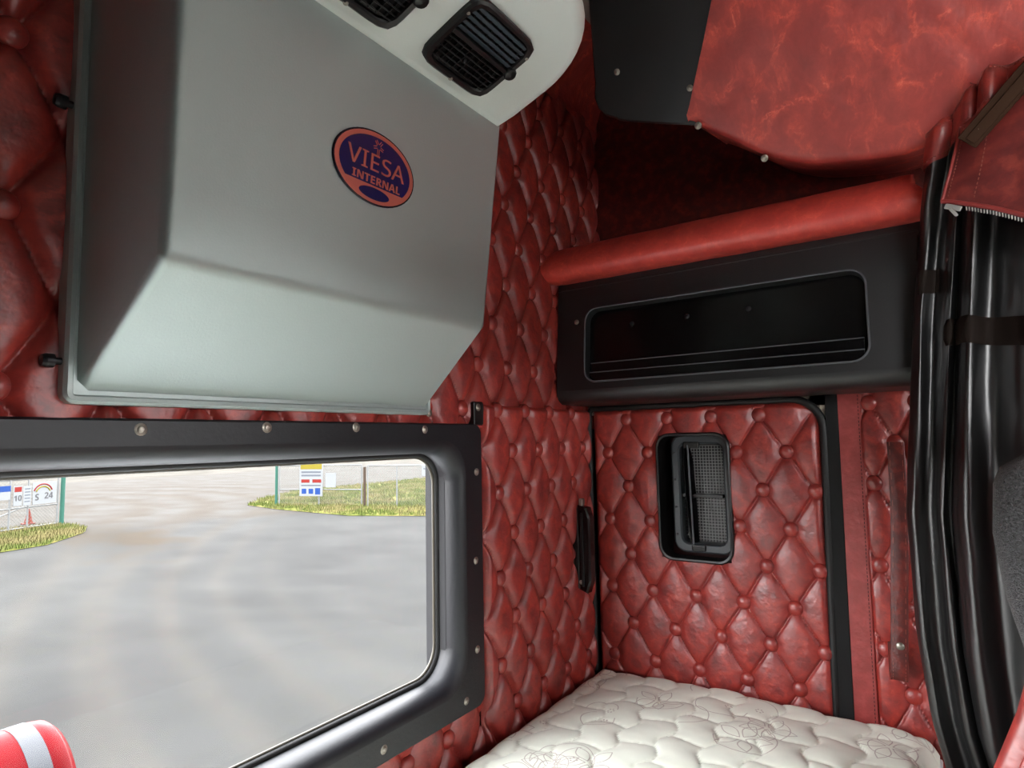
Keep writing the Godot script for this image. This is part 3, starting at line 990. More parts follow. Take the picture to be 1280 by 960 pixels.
func outlet(t: Node3D, hx: Transform3D, c: Vector2) -> void:
	var xf := Transform3D(hx.basis, hx * Vector3(c.x, c.y, 0.0))
	var s := Shape.new()
	# the frame: sides bow outwards a little
	var f := PackedVector2Array()
	var fi := PackedVector2Array()
	for q in [[-1, -1], [1, -1], [1, 1], [-1, 1]]:
		pass
	var w := 0.068
	var h := 0.057
	for k in 40:
		var a := TAU * k / 40.0 + PI / 4
		var d := Vector2(cos(a), sin(a))
		var m := pow(pow(absf(d.x), 7.0) + pow(absf(d.y), 7.0), -1.0 / 7.0)
		f.append(Vector2(d.x * m * w, d.y * m * h))
		fi.append(Vector2(d.x * m * (w - 0.011), d.y * m * (h - 0.009)))
	s.loft([lift(f, xf, -0.004), lift(f, xf, 0.006), lift(Shape.inset(f, 0.003), xf, 0.009), lift(Shape.inset(fi, -0.002), xf, 0.008), lift(fi, xf, 0.005), lift(fi, xf, 0.0006)], true)
	var o := obj("air_outlet", s, M.black, t)
	s = Shape.new()
	s.cap(f, xf, 0.0005, xf.basis.z)
	obj("outlet_back", s, M.black, o)
	s = Shape.new()   # bar between the two halves
	s.bar(xf * Vector3(-w + 0.008, 0.002, 0.006), xf * Vector3(w - 0.008, 0.002, 0.006), xf.basis.y, 0.007, 0.007, 0.0015)
	obj("centre_bar", s, M.black, o)
	for k in 5:   # near half: slim bars
		s = Shape.new()
		var y := -0.041 + k * 0.0083
		s.bar(xf * Vector3(-w + 0.012, y, 0.0055), xf * Vector3(w - 0.012, y, 0.0055), xf.basis.y * 0.5 + xf.basis.z, 0.005, 0.0016, 0.0004)
		obj("vane", s, M.slat, o)
	for k in 5:   # far half: wider slanted vanes
		s = Shape.new()
		var y := 0.010 + k * 0.0083
		s.bar(xf * Vector3(-w + 0.012, y, 0.005), xf * Vector3(w - 0.012, y, 0.005), xf.basis.y * 0.9 + xf.basis.z * 0.5, 0.0068, 0.0014, 0.0004)
		obj("vane", s, M.vane, o)
	for k in 9:
		s = Shape.new()
		var x := -0.048 + k * 0.012
		s.bar(xf * Vector3(x, -0.045, 0.0028), xf * Vector3(x, 0.045, 0.0028), xf.basis.z, 0.004, 0.0014, 0.0003)
		obj("fin", s, M.slat, o)
	s = Shape.new()
	s.ball(xf * Vector3(-0.01, -0.022, 0.009), Vector3(0.004, 0.004, 0.004), 10)
	obj("thumb_tab", s, M.dark_steel, o)
	s = Shape.new()
	s.lathe([Vector2(0.0001, 0.010), Vector2(0.008, 0.009), Vector2(0.010, 0.006), Vector2(0.010, 0.0)], Transform3D(Basis(xf.basis.x, xf.basis.z, -xf.basis.y), xf * Vector3(w - 0.003, 0.004, 0.003)), 14)
	obj("thumb_wheel", s, M.black, o)
	for p in [Vector2(-w + 0.006, 0.03), Vector2(w - 0.005, 0.036), Vector2(-0.002, -h + 0.003)]:
		screw(o, xf * Vector3(p.x, p.y, 0.008), xf.basis.z, 0.6)

func badge(t: Node3D) -> void:
	var up := Vector3(0.040, 0.317, 0).normalized()
	var ez := Vector3(0, 0, -1)
	var xf := Transform3D(Basis(ez, up, ez.cross(up)), Vector3(-0.579, 0.352, -0.5435))
	xf.origin += xf.basis.z * 0.0006
	var ell := func(rx: float, ry: float, n := 48, o := Vector2.ZERO) -> PackedVector2Array:
		var p := PackedVector2Array()
		for k in n: p.append(o + Vector2(cos(TAU * k / n) * rx, sin(TAU * k / n) * ry))
		return p
	var s := Shape.new()
	s.extrude(ell.call(0.070, 0.047), xf, 0.0016, 0.0007)
	var b := obj("badge", s, M.navy, t)
	s = Shape.new()
	s.extrude(ell.call(0.0675, 0.0448), Transform3D(xf.basis, xf * Vector3(0, 0, 0.0012)), 0.0008, 0.0003)
	obj("badge_rim", s, M.reddened_chrome, b)
	s = Shape.new()
	var seg := PackedVector2Array()   # blue field, cut off straight below
	for k in 61:
		var a := -PI * 0.5 + TAU * k / 60.0
		var p := Vector2(cos(a) * 0.0605, sin(a) * 0.0392)
		if p.y > -0.0235: seg.append(p)
	s.extrude(seg, Transform3D(xf.basis, xf * Vector3(0, 0, 0.0016)), 0.0008, 0.0002)
	obj("badge_field", s, M.blue, b)
	s = Shape.new()
	s.extrude(ell.call(0.026, 0.0075, 32, Vector2(0.0, -0.0330)), Transform3D(xf.basis, xf * Vector3(0, 0, 0.0016)), 0.0008, 0.0002)
	obj("badge_oval", s, M.blue, b)
	letters("lettering", "VIESA", 0.0215, 0.0008, M.reddened_chrome, b, xf * Vector3(0.0, 0.0055, 0.0028), xf.basis, "Droid Sans", 0.098)
	letters("lettering", "INTERNAL", 0.0098, 0.0008, M.reddened_chrome, b, xf * Vector3(0.002, -0.0165, 0.0028), xf.basis, "Droid Sans", 0.082, 700)
	s = Shape.new()   # the little star: five open arms
	for k in 5:
		var a := PI / 2 + PI + TAU * k / 5.0
		var d := Vector2(cos(a), sin(a))
		var e := Vector2(-d.y, d.x)
		for q in [-1, 1]:
			var p0: Vector2 = Vector2(0, 0.0278) + d * 0.0030 + e * 0.0014 * q
			var p1: Vector2 = Vector2(0, 0.0278) + d * (0.0110 if k == 0 else 0.0088) + e * 0.0014 * q
			s.bar(xf * Vector3(p0.x, p0.y, 0.0028), xf * Vector3(p1.x, p1.y, 0.0028), xf.basis * Vector3(e.x, e.y, 0), 0.0009, 0.0008, 0.0001)
	obj("star", s, M.reddened_chrome, b)

# ---------------------------------------------------------------- the mattress
func mattress() -> void:
	var t := thing("mattress", "white quilted mattress printed with grey curling line flowers, below the window and hatch", "mattress", Vector3(-0.42, -0.80, -0.5))
	# the printed line flowers
	var im := Image.create(1024, 1024, false, Image.FORMAT_RGB8)
	im.fill(Color(0.89, 0.905, 0.85))
	var ink := Color(0.70, 0.67, 0.63)
	var dot := func(x: float, y: float, r: int) -> void:
		for b in range(-r, r + 1):
			for a in range(-r, r + 1):
				if a * a + b * b <= r * r: im.set_pixel(posmod(int(x) + a, 1024), posmod(int(y) + b, 1024), ink)
	for k in 20:
		var c := Vector2(rng.randf() * 1024, rng.randf() * 1024)
		var r := rng.randf_range(55, 120)
		var a0 := rng.randf() * TAU
		var sweep := rng.randf_range(2.5, 5.5)
		for i in 500:
			var a := a0 + sweep * i / 500.0
			var rr_ := r * (1.0 - 0.25 * i / 500.0)
			dot.call(c.x + cos(a) * rr_, c.y + sin(a) * rr_, 1)
		if k % 2 == 0:
			for p in 5:
				var pa := a0 + TAU * p / 5.0
				var dir := Vector2(cos(pa), sin(pa))
				var sd := Vector2(-dir.y, dir.x)
				for i in 160:
					var u := i / 159.0
					for q in [-1, 1]:
						var pt: Vector2 = c + dir * (10 + 80 * u) + sd * sin(PI * u) * 20 * q
						dot.call(pt.x, pt.y, 1)
		else:
			for p in 6: dot.call(c.x + cos(TAU * p / 6) * 11 + 30, c.y + sin(TAU * p / 6) * 11, 3)
	var m := paint(Color.WHITE, 0.7)
	m.albedo_texture = ImageTexture.create_from_image(im)
	m.rim_enabled = true
	m.rim = 0.3
	var s := Shape.new()
	var x0 := A + 0.020
	var x1 := -0.040
	var z0 := 0.10
	var z1 := -1.494
	var nu := 190
	var nv := 400
	var pts := PackedVector3Array()
	var uv := PackedVector2Array()
	for j in nv:
		var v := float(j) / (nv - 1)
		for i in nu:
			var u := float(i) / (nu - 1)
			var x := lerpf(x0, x1, u)
			var z := lerpf(z0, z1, v)
			# rows of wavy cells, each puffed
			var row := x / 0.078 + 0.13 * sin(z * 58.2)
			var col := z / 0.108 + 0.5 * (int(floor(row)) & 1) + 0.05 * sin(x * 50.0)
			var fr := row - floorf(row)
			var fc := col - floorf(col)
			var puff := pow(maxf(sin(PI * fr) * sin(PI * fc), 0.0), 0.27)
			var e := minf(minf(x - x0, x1 - x), z - z1)
			var drop := pow(1.0 - clampf(e / 0.045, 0.0, 1.0), 2.4) * 0.045
			var hump := 0.012 * sin(PI * u) + 0.006 * soft.get_noise_2d(x * 40.0, z * 40.0)
			pts.append(Vector3(x, -0.588 + puff * 0.0095 + hump - drop, z))
			uv.append(Vector2(x, z) / 0.62)
	s.grid(pts, nu, nv, false, PackedByteArray(), uv)
	obj("quilted_top", s, m, t)
	s = Shape.new()
	s.box(Vector3(x0 + 0.002, -0.80, z1 + 0.002), Vector3(x1 - 0.002, -0.630, z0), 0.012)
	obj("side_border", s, paint(Color(0.80, 0.79, 0.76), 0.8), t)
	s = Shape.new()
	s.tube([Vector3(x0 + 0.01, -0.632, z1 + 0.004), Vector3(x1, -0.632, z1 + 0.004), Vector3(x1, -0.632, z0)], 0.005, 8)
	obj("piping", s, M.white, t)
	s = Shape.new()   # the bunk that carries it
	s.box(Vector3(A + 0.005, -1.2, -1.59), Vector3(-0.03, -0.80, 0.94), 0.006)
	tag(obj("bunk_base", s, M.tie), "dark red leather covered bunk base under the white mattress", "bunk base")

# ---------------------------------------------------------------- the curtain on the berth's front
func curtain() -> void:
	var t := thing("privacy_curtain", "black vinyl curtain with a red leather header, bunched in folds beside the berth", "curtain", Vector3(0.06, -0.75, -1.2))
	# plan of the folds (x, z) from the wall outwards
	var plan := spline([Vector3(0.010, 0, -1.318), Vector3(-0.034, 0, -1.306), Vector3(-0.052, 0, -1.283), Vector3(-0.040, 0, -1.264), Vector3(-0.022, 0, -1.276), Vector3(-0.010, 0, -1.256), Vector3(0.000, 0, -1.240), Vector3(0.010, 0, -1.255), Vector3(0.018, 0, -1.226), Vector3(0.030, 0, -1.204), Vector3(0.062, 0, -1.222), Vector3(0.095, 0, -1.190), Vector3(0.118, 0, -1.152), Vector3(0.150, 0, -1.150), Vector3(0.185, 0, -1.140), Vector3(0.22, 0, -1.11)], 9)
	var shift := func(y: float) -> float:   # how the bundle leans: measured down its left edge
		var ys := [0.60, 0.482, 0.387, 0.192, -0.137, -0.349, -0.475, -0.547, -0.75]
		var xs := [0.085, 0.072, 0.051, 0.027, -0.003, -0.001, 0.009, 0.023, 0.06]
		for i in ys.size() - 1:
			if y >= ys[i + 1]:
				return lerpf(xs[i + 1], xs[i], clampf((y - ys[i + 1]) / (ys[i] - ys[i + 1]), 0.0, 1.0))
		return xs[-1]
	var tops := func(k: float) -> float: return 0.490 + 0.045 * smoothstep(0.15, 0.45, k)
	var at := func(k: int, y: float, out: float) -> Vector3:
		var n := plan.size()
		var p: Vector3 = plan[k]
		var d: Vector3 = plan[mini(k + 1, n - 1)] - plan[maxi(k - 1, 0)]
		var nrm := Vector3(-d.z, 0, d.x).normalized()
		var sh: float = shift.call(y) * (1.0 - 0.75 * smoothstep(0.45, 1.0, float(k) / (n - 1)))
		var soft_ := 0.008 * soft.get_noise_2d(k * 0.7, y * 22.0)
		var fore := 0.075 * smoothstep(0.30, 0.50, y)
		return Vector3(p.x + sh, y, p.z + fore) + nrm * (out + soft_)
	var n := plan.size()
	var s := Shape.new()
	var pts := PackedVector3Array()
	var rows := 70
	for j in rows:
		for k in n:
			var top: float = tops.call(float(k) / n)
			pts.append(at.call(k, lerpf(-0.78, top, j / float(rows - 1)), 0.0))
	s.grid(pts, n, rows, false)
	obj("drape", s, M.curtain, t)
	# the header: a red leather band sewn along the top of the folds
	s = Shape.new()
	pts = PackedVector3Array()
	for j in 8:
		for k in n:
			var top: float = tops.call(float(k) / n)
			var e := 0.004 + 0.002 * sin(PI * j / 7.0)
			if j == 7: e = -0.004
			pts.append(at.call(k, top - 0.055 + 0.062 * j / 7.0, e))
	s.grid(pts, n, 8, false)
	var hd := obj("header_band", s, M.quilt, t)
	for y in [0.006, 0.052]:
		s = Shape.new()
		for k in range(0, n - 1, 1):
			var top: float = tops.call(float(k) / n)
			s.bar(at.call(k, top - 0.055 + y, 0.0068), (at.call(k, top - 0.055 + y, 0.0068) as Vector3).lerp(at.call(k + 1, top - 0.055 + y, 0.0068), 0.6), Vector3.UP, 0.0014, 0.001, 0.0002)
		obj("header_stitching", s, M.thread, hd).set_meta("kind", "stuff")
	# the broad red flap in front, its zip and its seam
	var fp := func(u: float, v: float) -> Vector3:   # u along, v down
		var top := Vector3(0.058, 0.470, -1.165).lerp(Vector3(0.24, 0.56, -1.06), u)
		var bot := Vector3(0.024, 0.352, -1.155).lerp(Vector3(0.21, 0.225, -1.045), u) + Vector3(0, 0.012 * sin(PI * u), 0)
		var p := top.lerp(bot, v)
		return p + Vector3(0.3, 0, 1).normalized() * (0.010 * sin(u * 5.0 + v * 1.5) + 0.006 * sin(PI * v) + 0.003 * soft.get_noise_2d(u * 50, v * 50))
	s = Shape.new()
	pts = PackedVector3Array()
	for j in 22:
		for i in 40: pts.append(fp.call(i / 39.0, j / 21.0))
	s.grid(pts, 40, 22, true)
	pts = PackedVector3Array()
	for j in 22:
		for i in 40: pts.append((fp.call(i / 39.0, j / 21.0) as Vector3) + Vector3(-0.001, 0, -0.004))
	s.grid(pts, 40, 22, false)
	var flap := obj("leather_flap", s, M.flap, t)
	s = Shape.new()
	var hem := []
	for i in 30: hem.append(fp.call(i / 29.0, 1.0))
	s.tube(hem, 0.0035, 8)
	var rim := []
	for j in 20: rim.append(fp.call(0.0, j / 19.0))
	s.tube(rim, 0.0025, 8)
	obj("flap_hem", s, M.strip, flap)
	for q in [0.03, 0.20]:
		s = Shape.new()
		for j in 24:
			var p: Vector3 = fp.call(q, j / 25.0)
			var p2: Vector3 = fp.call(q, (j + 0.55) / 25.0)
			s.bar(p + Vector3(0, 0, 0.0015), p2 + Vector3(0, 0, 0.0015), Vector3.RIGHT, 0.0014, 0.001, 0.0002)
		obj("flap_stitching", s, M.thread, flap).set_meta("kind", "stuff")
	s = Shape.new()   # zip teeth under the hem
	for k in 44:
		var u := 0.16 + 0.84 * k / 44.0
		var p: Vector3 = (fp.call(u, 1.0) as Vector3) + Vector3(0, -0.007, -0.001)
		s.box(p - Vector3(0.0009, 0.0030, 0.001), p + Vector3(0.0009, 0.0030, 0.001), 0.0003)
	var z := obj("zip_teeth", s, M.zip, t)
	s = Shape.new()
	var zp: Vector3 = (fp.call(0.08, 1.0) as Vector3) + Vector3(0, -0.010, 0.003)
	s.bar(zp + Vector3(-0.012, 0.006, 0), zp + Vector3(0.008, -0.004, 0.002), Vector3.UP, 0.008, 0.004, 0.001)
	s.bar(zp + Vector3(-0.006, 0.0, 0.003), zp + Vector3(0.002, -0.014, 0.004), Vector3.RIGHT, 0.005, 0.002, 0.0008)
	obj("zip_pull", s, M.zip, z)
	# dark strap that gathers the folds
	s = Shape.new()
	pts = PackedVector3Array()
	for j in 5:
		for k in range(48, n):
			var y: float = lerpf(0.140, 0.184, j / 4.0) - 0.035 * smoothstep(70.0, float(n), float(k))
			pts.append(at.call(k, y, 0.004 if j in [1, 2, 3] else 0.0))
	s.grid(pts, n - 48, 5, false)
	obj("gather_strap", s, M.strapping, t)
	for q in [[6, 22, 0.300, 0.040], [24, 42, 0.235, 0.040]]:
		s = Shape.new()
		pts = PackedVector3Array()
		for j in 4:
			for k in range(q[0], q[1]): pts.append(at.call(k, q[2] + q[3] * j / 3.0, 0.003))
		s.grid(pts, q[1] - q[0], 4, false)
		obj("fold_loop", s, M.strapping, t)
	# brown strap with a press stud hanging over the flap
	var st := thing("stud_strap", "brown strap with a small metal stud, slanted across the red curtain flap", "strap", Vector3(0.10, 0.42, -1.10))
	s = Shape.new()
	s.bar(Vector3(0.062, 0.425, -1.118), Vector3(0.165, 0.520, -1.072), Vector3(-0.5, 0.6, 0), 0.030, 0.004, 0.0015)
	s.bar(Vector3(0.066, 0.424, -1.112), Vector3(0.165, 0.515, -1.067), Vector3(-0.5, 0.6, 0), 0.016, 0.004, 0.0015)
	obj("strap_band", s, M.brown, st)
	s = Shape.new()
	s.ball(Vector3(0.078, 0.438, -1.108), Vector3(0.005, 0.005, 0.004), 10)
	obj("stud", s, M.zip, st)
	# the tie-back: a leather strap folded to a loop, closed by a press stud
	var tb := thing("tie_back", "dark red leather tie strap with a silver press stud, hanging beside the curtain", "strap", Vector3(-0.085, -0.48, -1.45))
	s = Shape.new()
	pts = PackedVector3Array()
	var line := spline([Vector3(-0.074, -0.02, -1.470), Vector3(-0.076, -0.16, -1.462), Vector3(-0.084, -0.30, -1.450), Vector3(-0.091, -0.413, -1.446), Vector3(-0.094, -0.466, -1.444), Vector3(-0.096, -0.480, -1.452), Vector3(-0.098, -0.466, -1.466), Vector3(-0.096, -0.41, -1.452)], 6)
	var nl := line.size()
	for j in nl:
		for i in 5: pts.append(line[j] + Vector3(-0.0135 + 0.027 * i / 4.0, 0, 0.0015 * sin(PI * i / 4.0)))
	s.grid(pts, 5, nl, false)
	pts = PackedVector3Array()
	for j in nl:
		for i in 5: pts.append(line[j] + Vector3(-0.0135 + 0.027 * i / 4.0, 0, -0.003))
	s.grid(pts, 5, nl, true)
	var edge1 := []
	var edge2 := []
	for j in nl:
		edge1.append(line[j] + Vector3(-0.0135, 0, -0.0015)); edge2.append(line[j] + Vector3(0.0135, 0, -0.0015))
	s.tube(edge1, 0.0017, 6); s.tube(edge2, 0.0017, 6)
	obj("band", s, M.tie, tb)
	s = Shape.new()
	for j in range(0, nl - 12):
		for q in [-0.0105, 0.0105]:
			s.bar(line[j] + Vector3(q, 0, 0.0012), (line[j] as Vector3).lerp(line[j + 1], 0.5) + Vector3(q, 0, 0.0012), Vector3.RIGHT, 0.001, 0.0008, 0.0002)
	obj("stitching", s, M.thread, tb)
	s = Shape.new()
	s.lathe([Vector2(0.0075, 0.0), Vector2(0.0073, 0.0016), Vector2(0.006, 0.0032), Vector2(0.003, 0.004), Vector2(0.0001, 0.0042)], Transform3D(Basis(Vector3.RIGHT, PI / 2), Vector3(-0.0895, -0.413, -1.4445)), 16)
	obj("press_stud", s, M.steel, tb)

# ---------------------------------------------------------------- the seat just outside the berth
func seat() -> void:
	var t := thing("driver_seat", "seat with a charcoal fleece cover and red leather bolsters, in front of the black curtain", "seat", Vector3(0.22, -1.2, -0.8))
	var slab := func(rows: Array, nseg: int) -> Shape:   # rows of [y, centre x, centre z, half width, half depth]
		var s := Shape.new()
		var pts := PackedVector3Array()
		for r in rows:
			for k in nseg + 1:
				var a := TAU * k / nseg
				var c := cos(a)
				var d := sin(a)
				var m := pow(pow(absf(c), 3.5) + pow(absf(d), 3.5), -1.0 / 3.5)
				pts.append(Vector3(r[1] + c * m * r[3], r[0], r[2] + d * m * r[4]))
		s.grid(pts, nseg + 1, rows.size(), false, PackedByteArray(), PackedVector2Array(), true)
		var ring := []
		for k in nseg: ring.append(pts[(rows.size() - 1) * (nseg + 1) + k])
		s.fan(ring, Vector3.UP)
		return s
	var left := func(y: float) -> float:
		var ys := [0.02, -0.022, -0.030, -0.051, -0.105, -0.165, -0.22, -0.30, -0.42]
		var xs := [0.10, 0.072, 0.052, 0.042, 0.038, 0.044, 0.056, 0.066, 0.085]
		for i in ys.size() - 1:
			if y >= ys[i + 1]: return lerpf(xs[i + 1], xs[i], clampf((y - ys[i + 1]) / (ys[i] - ys[i + 1]), 0, 1))
		return xs[-1]
	var rows := []
	for k in 26:
		var y := lerpf(-0.42, -0.005, k / 25.0)
		var x: float = left.call(y)
		rows.append([y, (x + 0.42) / 2, -0.80, (0.42 - x) / 2, 0.055 * (1.0 if k < 23 else 0.9 - 0.2 * (k - 23))])
	obj("fleece_cover", slab.call(rows, 40), M.fleece, t)
	rows = []
	for k in 24:
		var y := lerpf(-0.72, 0.025, k / 23.0)
		var x := lerpf(0.012, 0.060, smoothstep(-0.42, -0.24, y)) if y < -0.2 else 0.060 + 0.02 * smoothstep(-0.2, 0.02, y)
		rows.append([y, (x + 0.44) / 2, -0.862, (0.44 - x) / 2, 0.034 * (1.0 if k < 21 else 0.85 - 0.2 * (k - 21))])
	obj("backrest", slab.call(rows, 40), M.quilt, t)
	var s := Shape.new()
	var path := []
	for k in 24:
		var y := lerpf(-0.72, -0.225, k / 23.0)
		path.append(Vector3(lerpf(0.012, 0.060, smoothstep(-0.42, -0.24, y)) + 0.016, y, -0.829))
	s.tube(path, 0.004, 8)
	obj("piping", s, M.strip, t)
	s = Shape.new()
	s.box(Vector3(0.03, -0.86, -0.90), Vector3(0.46, -0.70, -0.30), 0.03)
	obj("seat_cushion", s, M.roll, t)
	s = Shape.new()
	s.box(Vector3(0.10, -1.2, -0.80), Vector3(0.40, -0.86, -0.40), 0.02)
	obj("pedestal", s, M.black, t)

# ---------------------------------------------------------------- outside
func gxz(x: float, z: float, y := -2.6) -> Vector3:
	return Vector3(x, y, z)

func yard() -> void:
	var s := Shape.new()
	s.box(Vector3(-400, -2.8, -400), Vector3(400, -2.64, 400), 0.01)
	struct("ground", s, M.dirt)
	# sealed yard: its stains, wheel marks and blown dirt in one texture over fifty metres
	var im := Image.create(1024, 1024, false, Image.FORMAT_RGB8)
	var n1 := FastNoiseLite.new(); n1.seed = 3; n1.frequency = 0.09; n1.fractal_octaves = 5
	var n2 := FastNoiseLite.new(); n2.seed = 9; n2.frequency = 0.5; n2.fractal_octaves = 3
	var grey := Color(0.184, 0.184, 0.181)
	var pale := Color(0.229, 0.229, 0.221)
	var soil := Color(0.235, 0.216, 0.194)
	var brown := Color(0.187, 0.159, 0.124)
	var mid1 := Vector2(-14.0, -14.0)
	var mid2 := Vector2(-34.0, -2.0)
	var trail := [Vector2(-32.2, -20.2), Vector2(-24.8, -13.2), Vector2(-17.0, -7.9), Vector2(-12.4, -5.1), Vector2(-9.2, -3.7), Vector2(-6.6, -2.8), Vector2(-3.0, -2.0)]
	for j in 1024:
		var z := 5.0 - 60.0 * j / 1023.0
		for i in 1024:
			var x := -55.0 + 60.0 * i / 1023.0
			var a := n1.get_noise_2d(x, z)
			var b := n2.get_noise_2d(x * 0.7, z)
			var c := grey.lerp(pale, clampf(0.42 + a * 0.55, 0.0, 1.0))
			# wheel marks: rings worn by turning trucks
			var p := Vector2(x, z)
			var d1 := p.distance_to(mid1)
			var near := 9.0
			if x > -34.0 and z > -24.0:
				for e in trail.size() - 1:
					near = minf(near, p.distance_to(Geometry2D.get_closest_point_to_segment(p, trail[e], trail[e + 1])))
			var worn := pow(0.5 + 0.5 * sin(near * (6.0 + 0.4 * a) * smoothstep(-28.0, -8.0, x) + near * 1.5 + 1.0), 2.0) * smoothstep(4.5, 1.0, near)
			c = c.lerp(pale.lerp(soil, 0.5), worn * 0.5)
			c = c.lerp(brown, worn * 0.25 * smoothstep(-14.0, -24.0, x))
			var ring := pow(0.5 + 0.5 * sin(d1 * 4.2 + a * 2.0), 3.0) * smoothstep(13.5, 10.0, d1) * smoothstep(3.5, 7.0, d1)
			c = c.lerp(pale, ring * 0.25)
			var d2 := p.distance_to(mid2)
			var track := pow(0.5 + 0.5 * sin(d2 * 2.6 + b), 2.0) * smoothstep(26.0, 20.0, d2)
			var t := smoothstep(-19.0, -25.0, x + a * 6.0 + (z + 12.0) * 0.12)
			c = c.lerp(soil.lerp(pale, 0.5 + 0.5 * b), t)
			c = c.lerp(brown.lerp(soil, 0.35), track * t * 0.45)
			# a smear of soil spilling from the gateway's verge
			var q := Vector2((x + 19.3) / 3.2, (z + 8.6) / 1.1 - (x + 19.3) * 0.25)
			c = c.lerp(brown, clampf(1.3 - q.length() + b * 0.9, 0.0, 1.0) * 0.75)
			c = c * (1.0 + 0.10 * b)
			im.set_pixel(i, j, c)
	var m := paint(Color.WHITE, 1.0, 0.0, 0.12)
	m.albedo_texture = ImageTexture.create_from_image(im)
	m.texture_repeat = false
	m.detail_enabled = true
	m.detail_blend_mode = BaseMaterial3D.BLEND_MODE_MUL
	m.detail_albedo = noise_tex(81, 0.06, 5, [[0.2, Color(0.86, 0.86, 0.86)], [0.6, Color(1, 1, 1)]], 0.0, 512)
	m.detail_uv_layer = BaseMaterial3D.DETAIL_UV_2
	m.uv2_triplanar = true
	m.uv2_world_triplanar = true
	m.uv2_scale = Vector3.ONE * 0.4
	s = Shape.new()
	var up := Vector3.UP
	var ids := []
	for k in [[-55, 5], [5, 5], [5, -55], [-55, -55]]: ids.append(s.v(gxz(k[0], k[1]), up, Vector2((k[0] + 55) / 60.0, (5 - k[1]) / 60.0)))
	s.quad(ids[0], ids[1], ids[2], ids[3])
	struct("yard_surface", s, m)
	s = Shape.new()   # unseen pale slab, added ahead of the cab to bounce daylight upward
	s.box(Vector3(-0.4, -2.75, -60), Vector3(60, -2.595, 60), 0.01)
	struct("bounce_apron", s, M.concrete)
	verge("grass_verge", "strip of green and yellow grass at the foot of the sign covered gate", [Vector2(-24.9, -4.0), Vector2(-19.6, -4.0), Vector2(-19.7, -5.6), Vector2(-20.1, -7.0), Vector2(-21.8, -8.5), Vector2(-23.4, -9.2), Vector2(-25.0, -9.0)], 2600)
	verge("grass_verge", "strip of green and yellow grass along the wire fence with the tall notice board", [Vector2(-24.8, -15.9), Vector2(-22.0, -15.4), Vector2(-17.6, -15.2), Vector2(-14.6, -16.5), Vector2(-8.0, -19.5), Vector2(-8.0, -30.0), Vector2(-18.0, -36.0), Vector2(-30.0, -36.0), Vector2(-29.5, -22.0), Vector2(-27.0, -18.0)], 16000)
	gates()
	s = Shape.new()   # unseen pale plate added behind the cab to bounce skylight up inside
	s.box(Vector3(-2.15, -1.30, -1.35), Vector3(-0.90, -1.22, 1.10), 0.004)
	for z in [-0.75, 0.55]: s.box(Vector3(-2.15, -1.75, z - 0.12), Vector3(-0.90, -1.30, z + 0.12), 0.006)
	for z in [-0.95, 0.75]: s.box(Vector3(-1.9, -2.6, z - 0.15), Vector3(-1.2, -1.75, z + 0.15), 0.02)
	struct("bounce_deck", s, M.bounce_plate)
	# drum outside the window
	var d := thing("striped_drum", "red drum with a white reflective band outside the lower edge of the window", "drum", Vector3(-1.45, -1.22, -0.1))
	var c := Vector3(-1.45, -0.665, -0.50)
	var rot := Transform3D(Basis(Vector3.RIGHT, -PI / 2), c)   # its axis along z
	s = Shape.new()
	s.lathe([Vector2(0.145, -0.85), Vector2(0.145, 0.0), Vector2(0.142, 0.018), Vector2(0.13, 0.03), Vector2(0.0001, 0.034)], rot, 48)
	obj("barrel", s, M.drumred, d)
	s = Shape.new()
	s.lathe([Vector2(0.1455, -0.042), Vector2(0.1468, -0.0415), Vector2(0.1468, -0.0085), Vector2(0.1455, -0.008)], rot, 48)
	obj("band", s, M.drumwhite, d)
	s = Shape.new()
	for z in [-0.3, 0.2]: s.box(Vector3(-1.49, -1.22, z - 0.04), Vector3(-1.41, -0.805, z + 0.04), 0.006)
	obj("stand", s, M.galv, d)

func verge(called: String, label: String, poly: Array, count: int) -> void:
	var p := PackedVector2Array(poly)
	var s := Shape.new()
	var t := Geometry2D.triangulate_polygon(p)
	var ids := []
	for q in p: ids.append(s.v(Vector3(q.x, -2.585, q.y), Vector3.UP))
	for i in range(0, t.size(), 3): s.tri(ids[t[i]], ids[t[i + 1]], ids[t[i + 2]])
	var g := obj(called, s, M.turf)
	tag(g, label, "grass", "", "stuff")
	var blade := Shape.new()
	for k in 5:
		var a := TAU * k / 5.0
		var d := Vector3(cos(a), 0, sin(a))
		var w := Vector3(-d.z, 0, d.x) * 0.018
		blade.fan([d * 0.03 - w, d * 0.03 + w, d * 0.10 + Vector3(0, 0.13, 0)], (d + Vector3.UP * 0.8).normalized())
	var mm := MultiMesh.new()
	mm.transform_format = MultiMesh.TRANSFORM_3D
	mm.use_colors = true
	mm.mesh = blade.mesh()
	mm.mesh.surface_set_material(0, M.grass)
	mm.instance_count = count
	var lo := Vector2(INF, INF)
	var hi := -lo
	for q in p: lo = lo.min(q); hi = hi.max(q)
	var i := 0
	while i < count:
		var q := Vector2(rng.randf_range(lo.x, hi.x), rng.randf_range(lo.y, hi.y))
		if not Geometry2D.is_point_in_polygon(q, p): continue
		var patch := soft.get_noise_2d(q.x * 9.0, q.y * 9.0)
		var col := Color(0.050, 0.064, 0.016).lerp(Color(0.105, 0.090, 0.040), clampf(0.45 + patch * 1.6 + rng.randf_range(-0.2, 0.2), 0, 1))
		mm.set_instance_transform(i, Transform3D(Basis(Vector3.UP, rng.randf() * TAU).scaled(Vector3.ONE * rng.randf_range(0.5, 1.2)), Vector3(q.x, -2.585, q.y) + OFF - g.global_position))
		mm.set_instance_color(i, col)
		i += 1
	var o := MultiMeshInstance3D.new()
	o.name = "grass_blades"
	o.multimesh = mm
	o.set_meta("kind", "stuff")
	g.add_child(o, true)

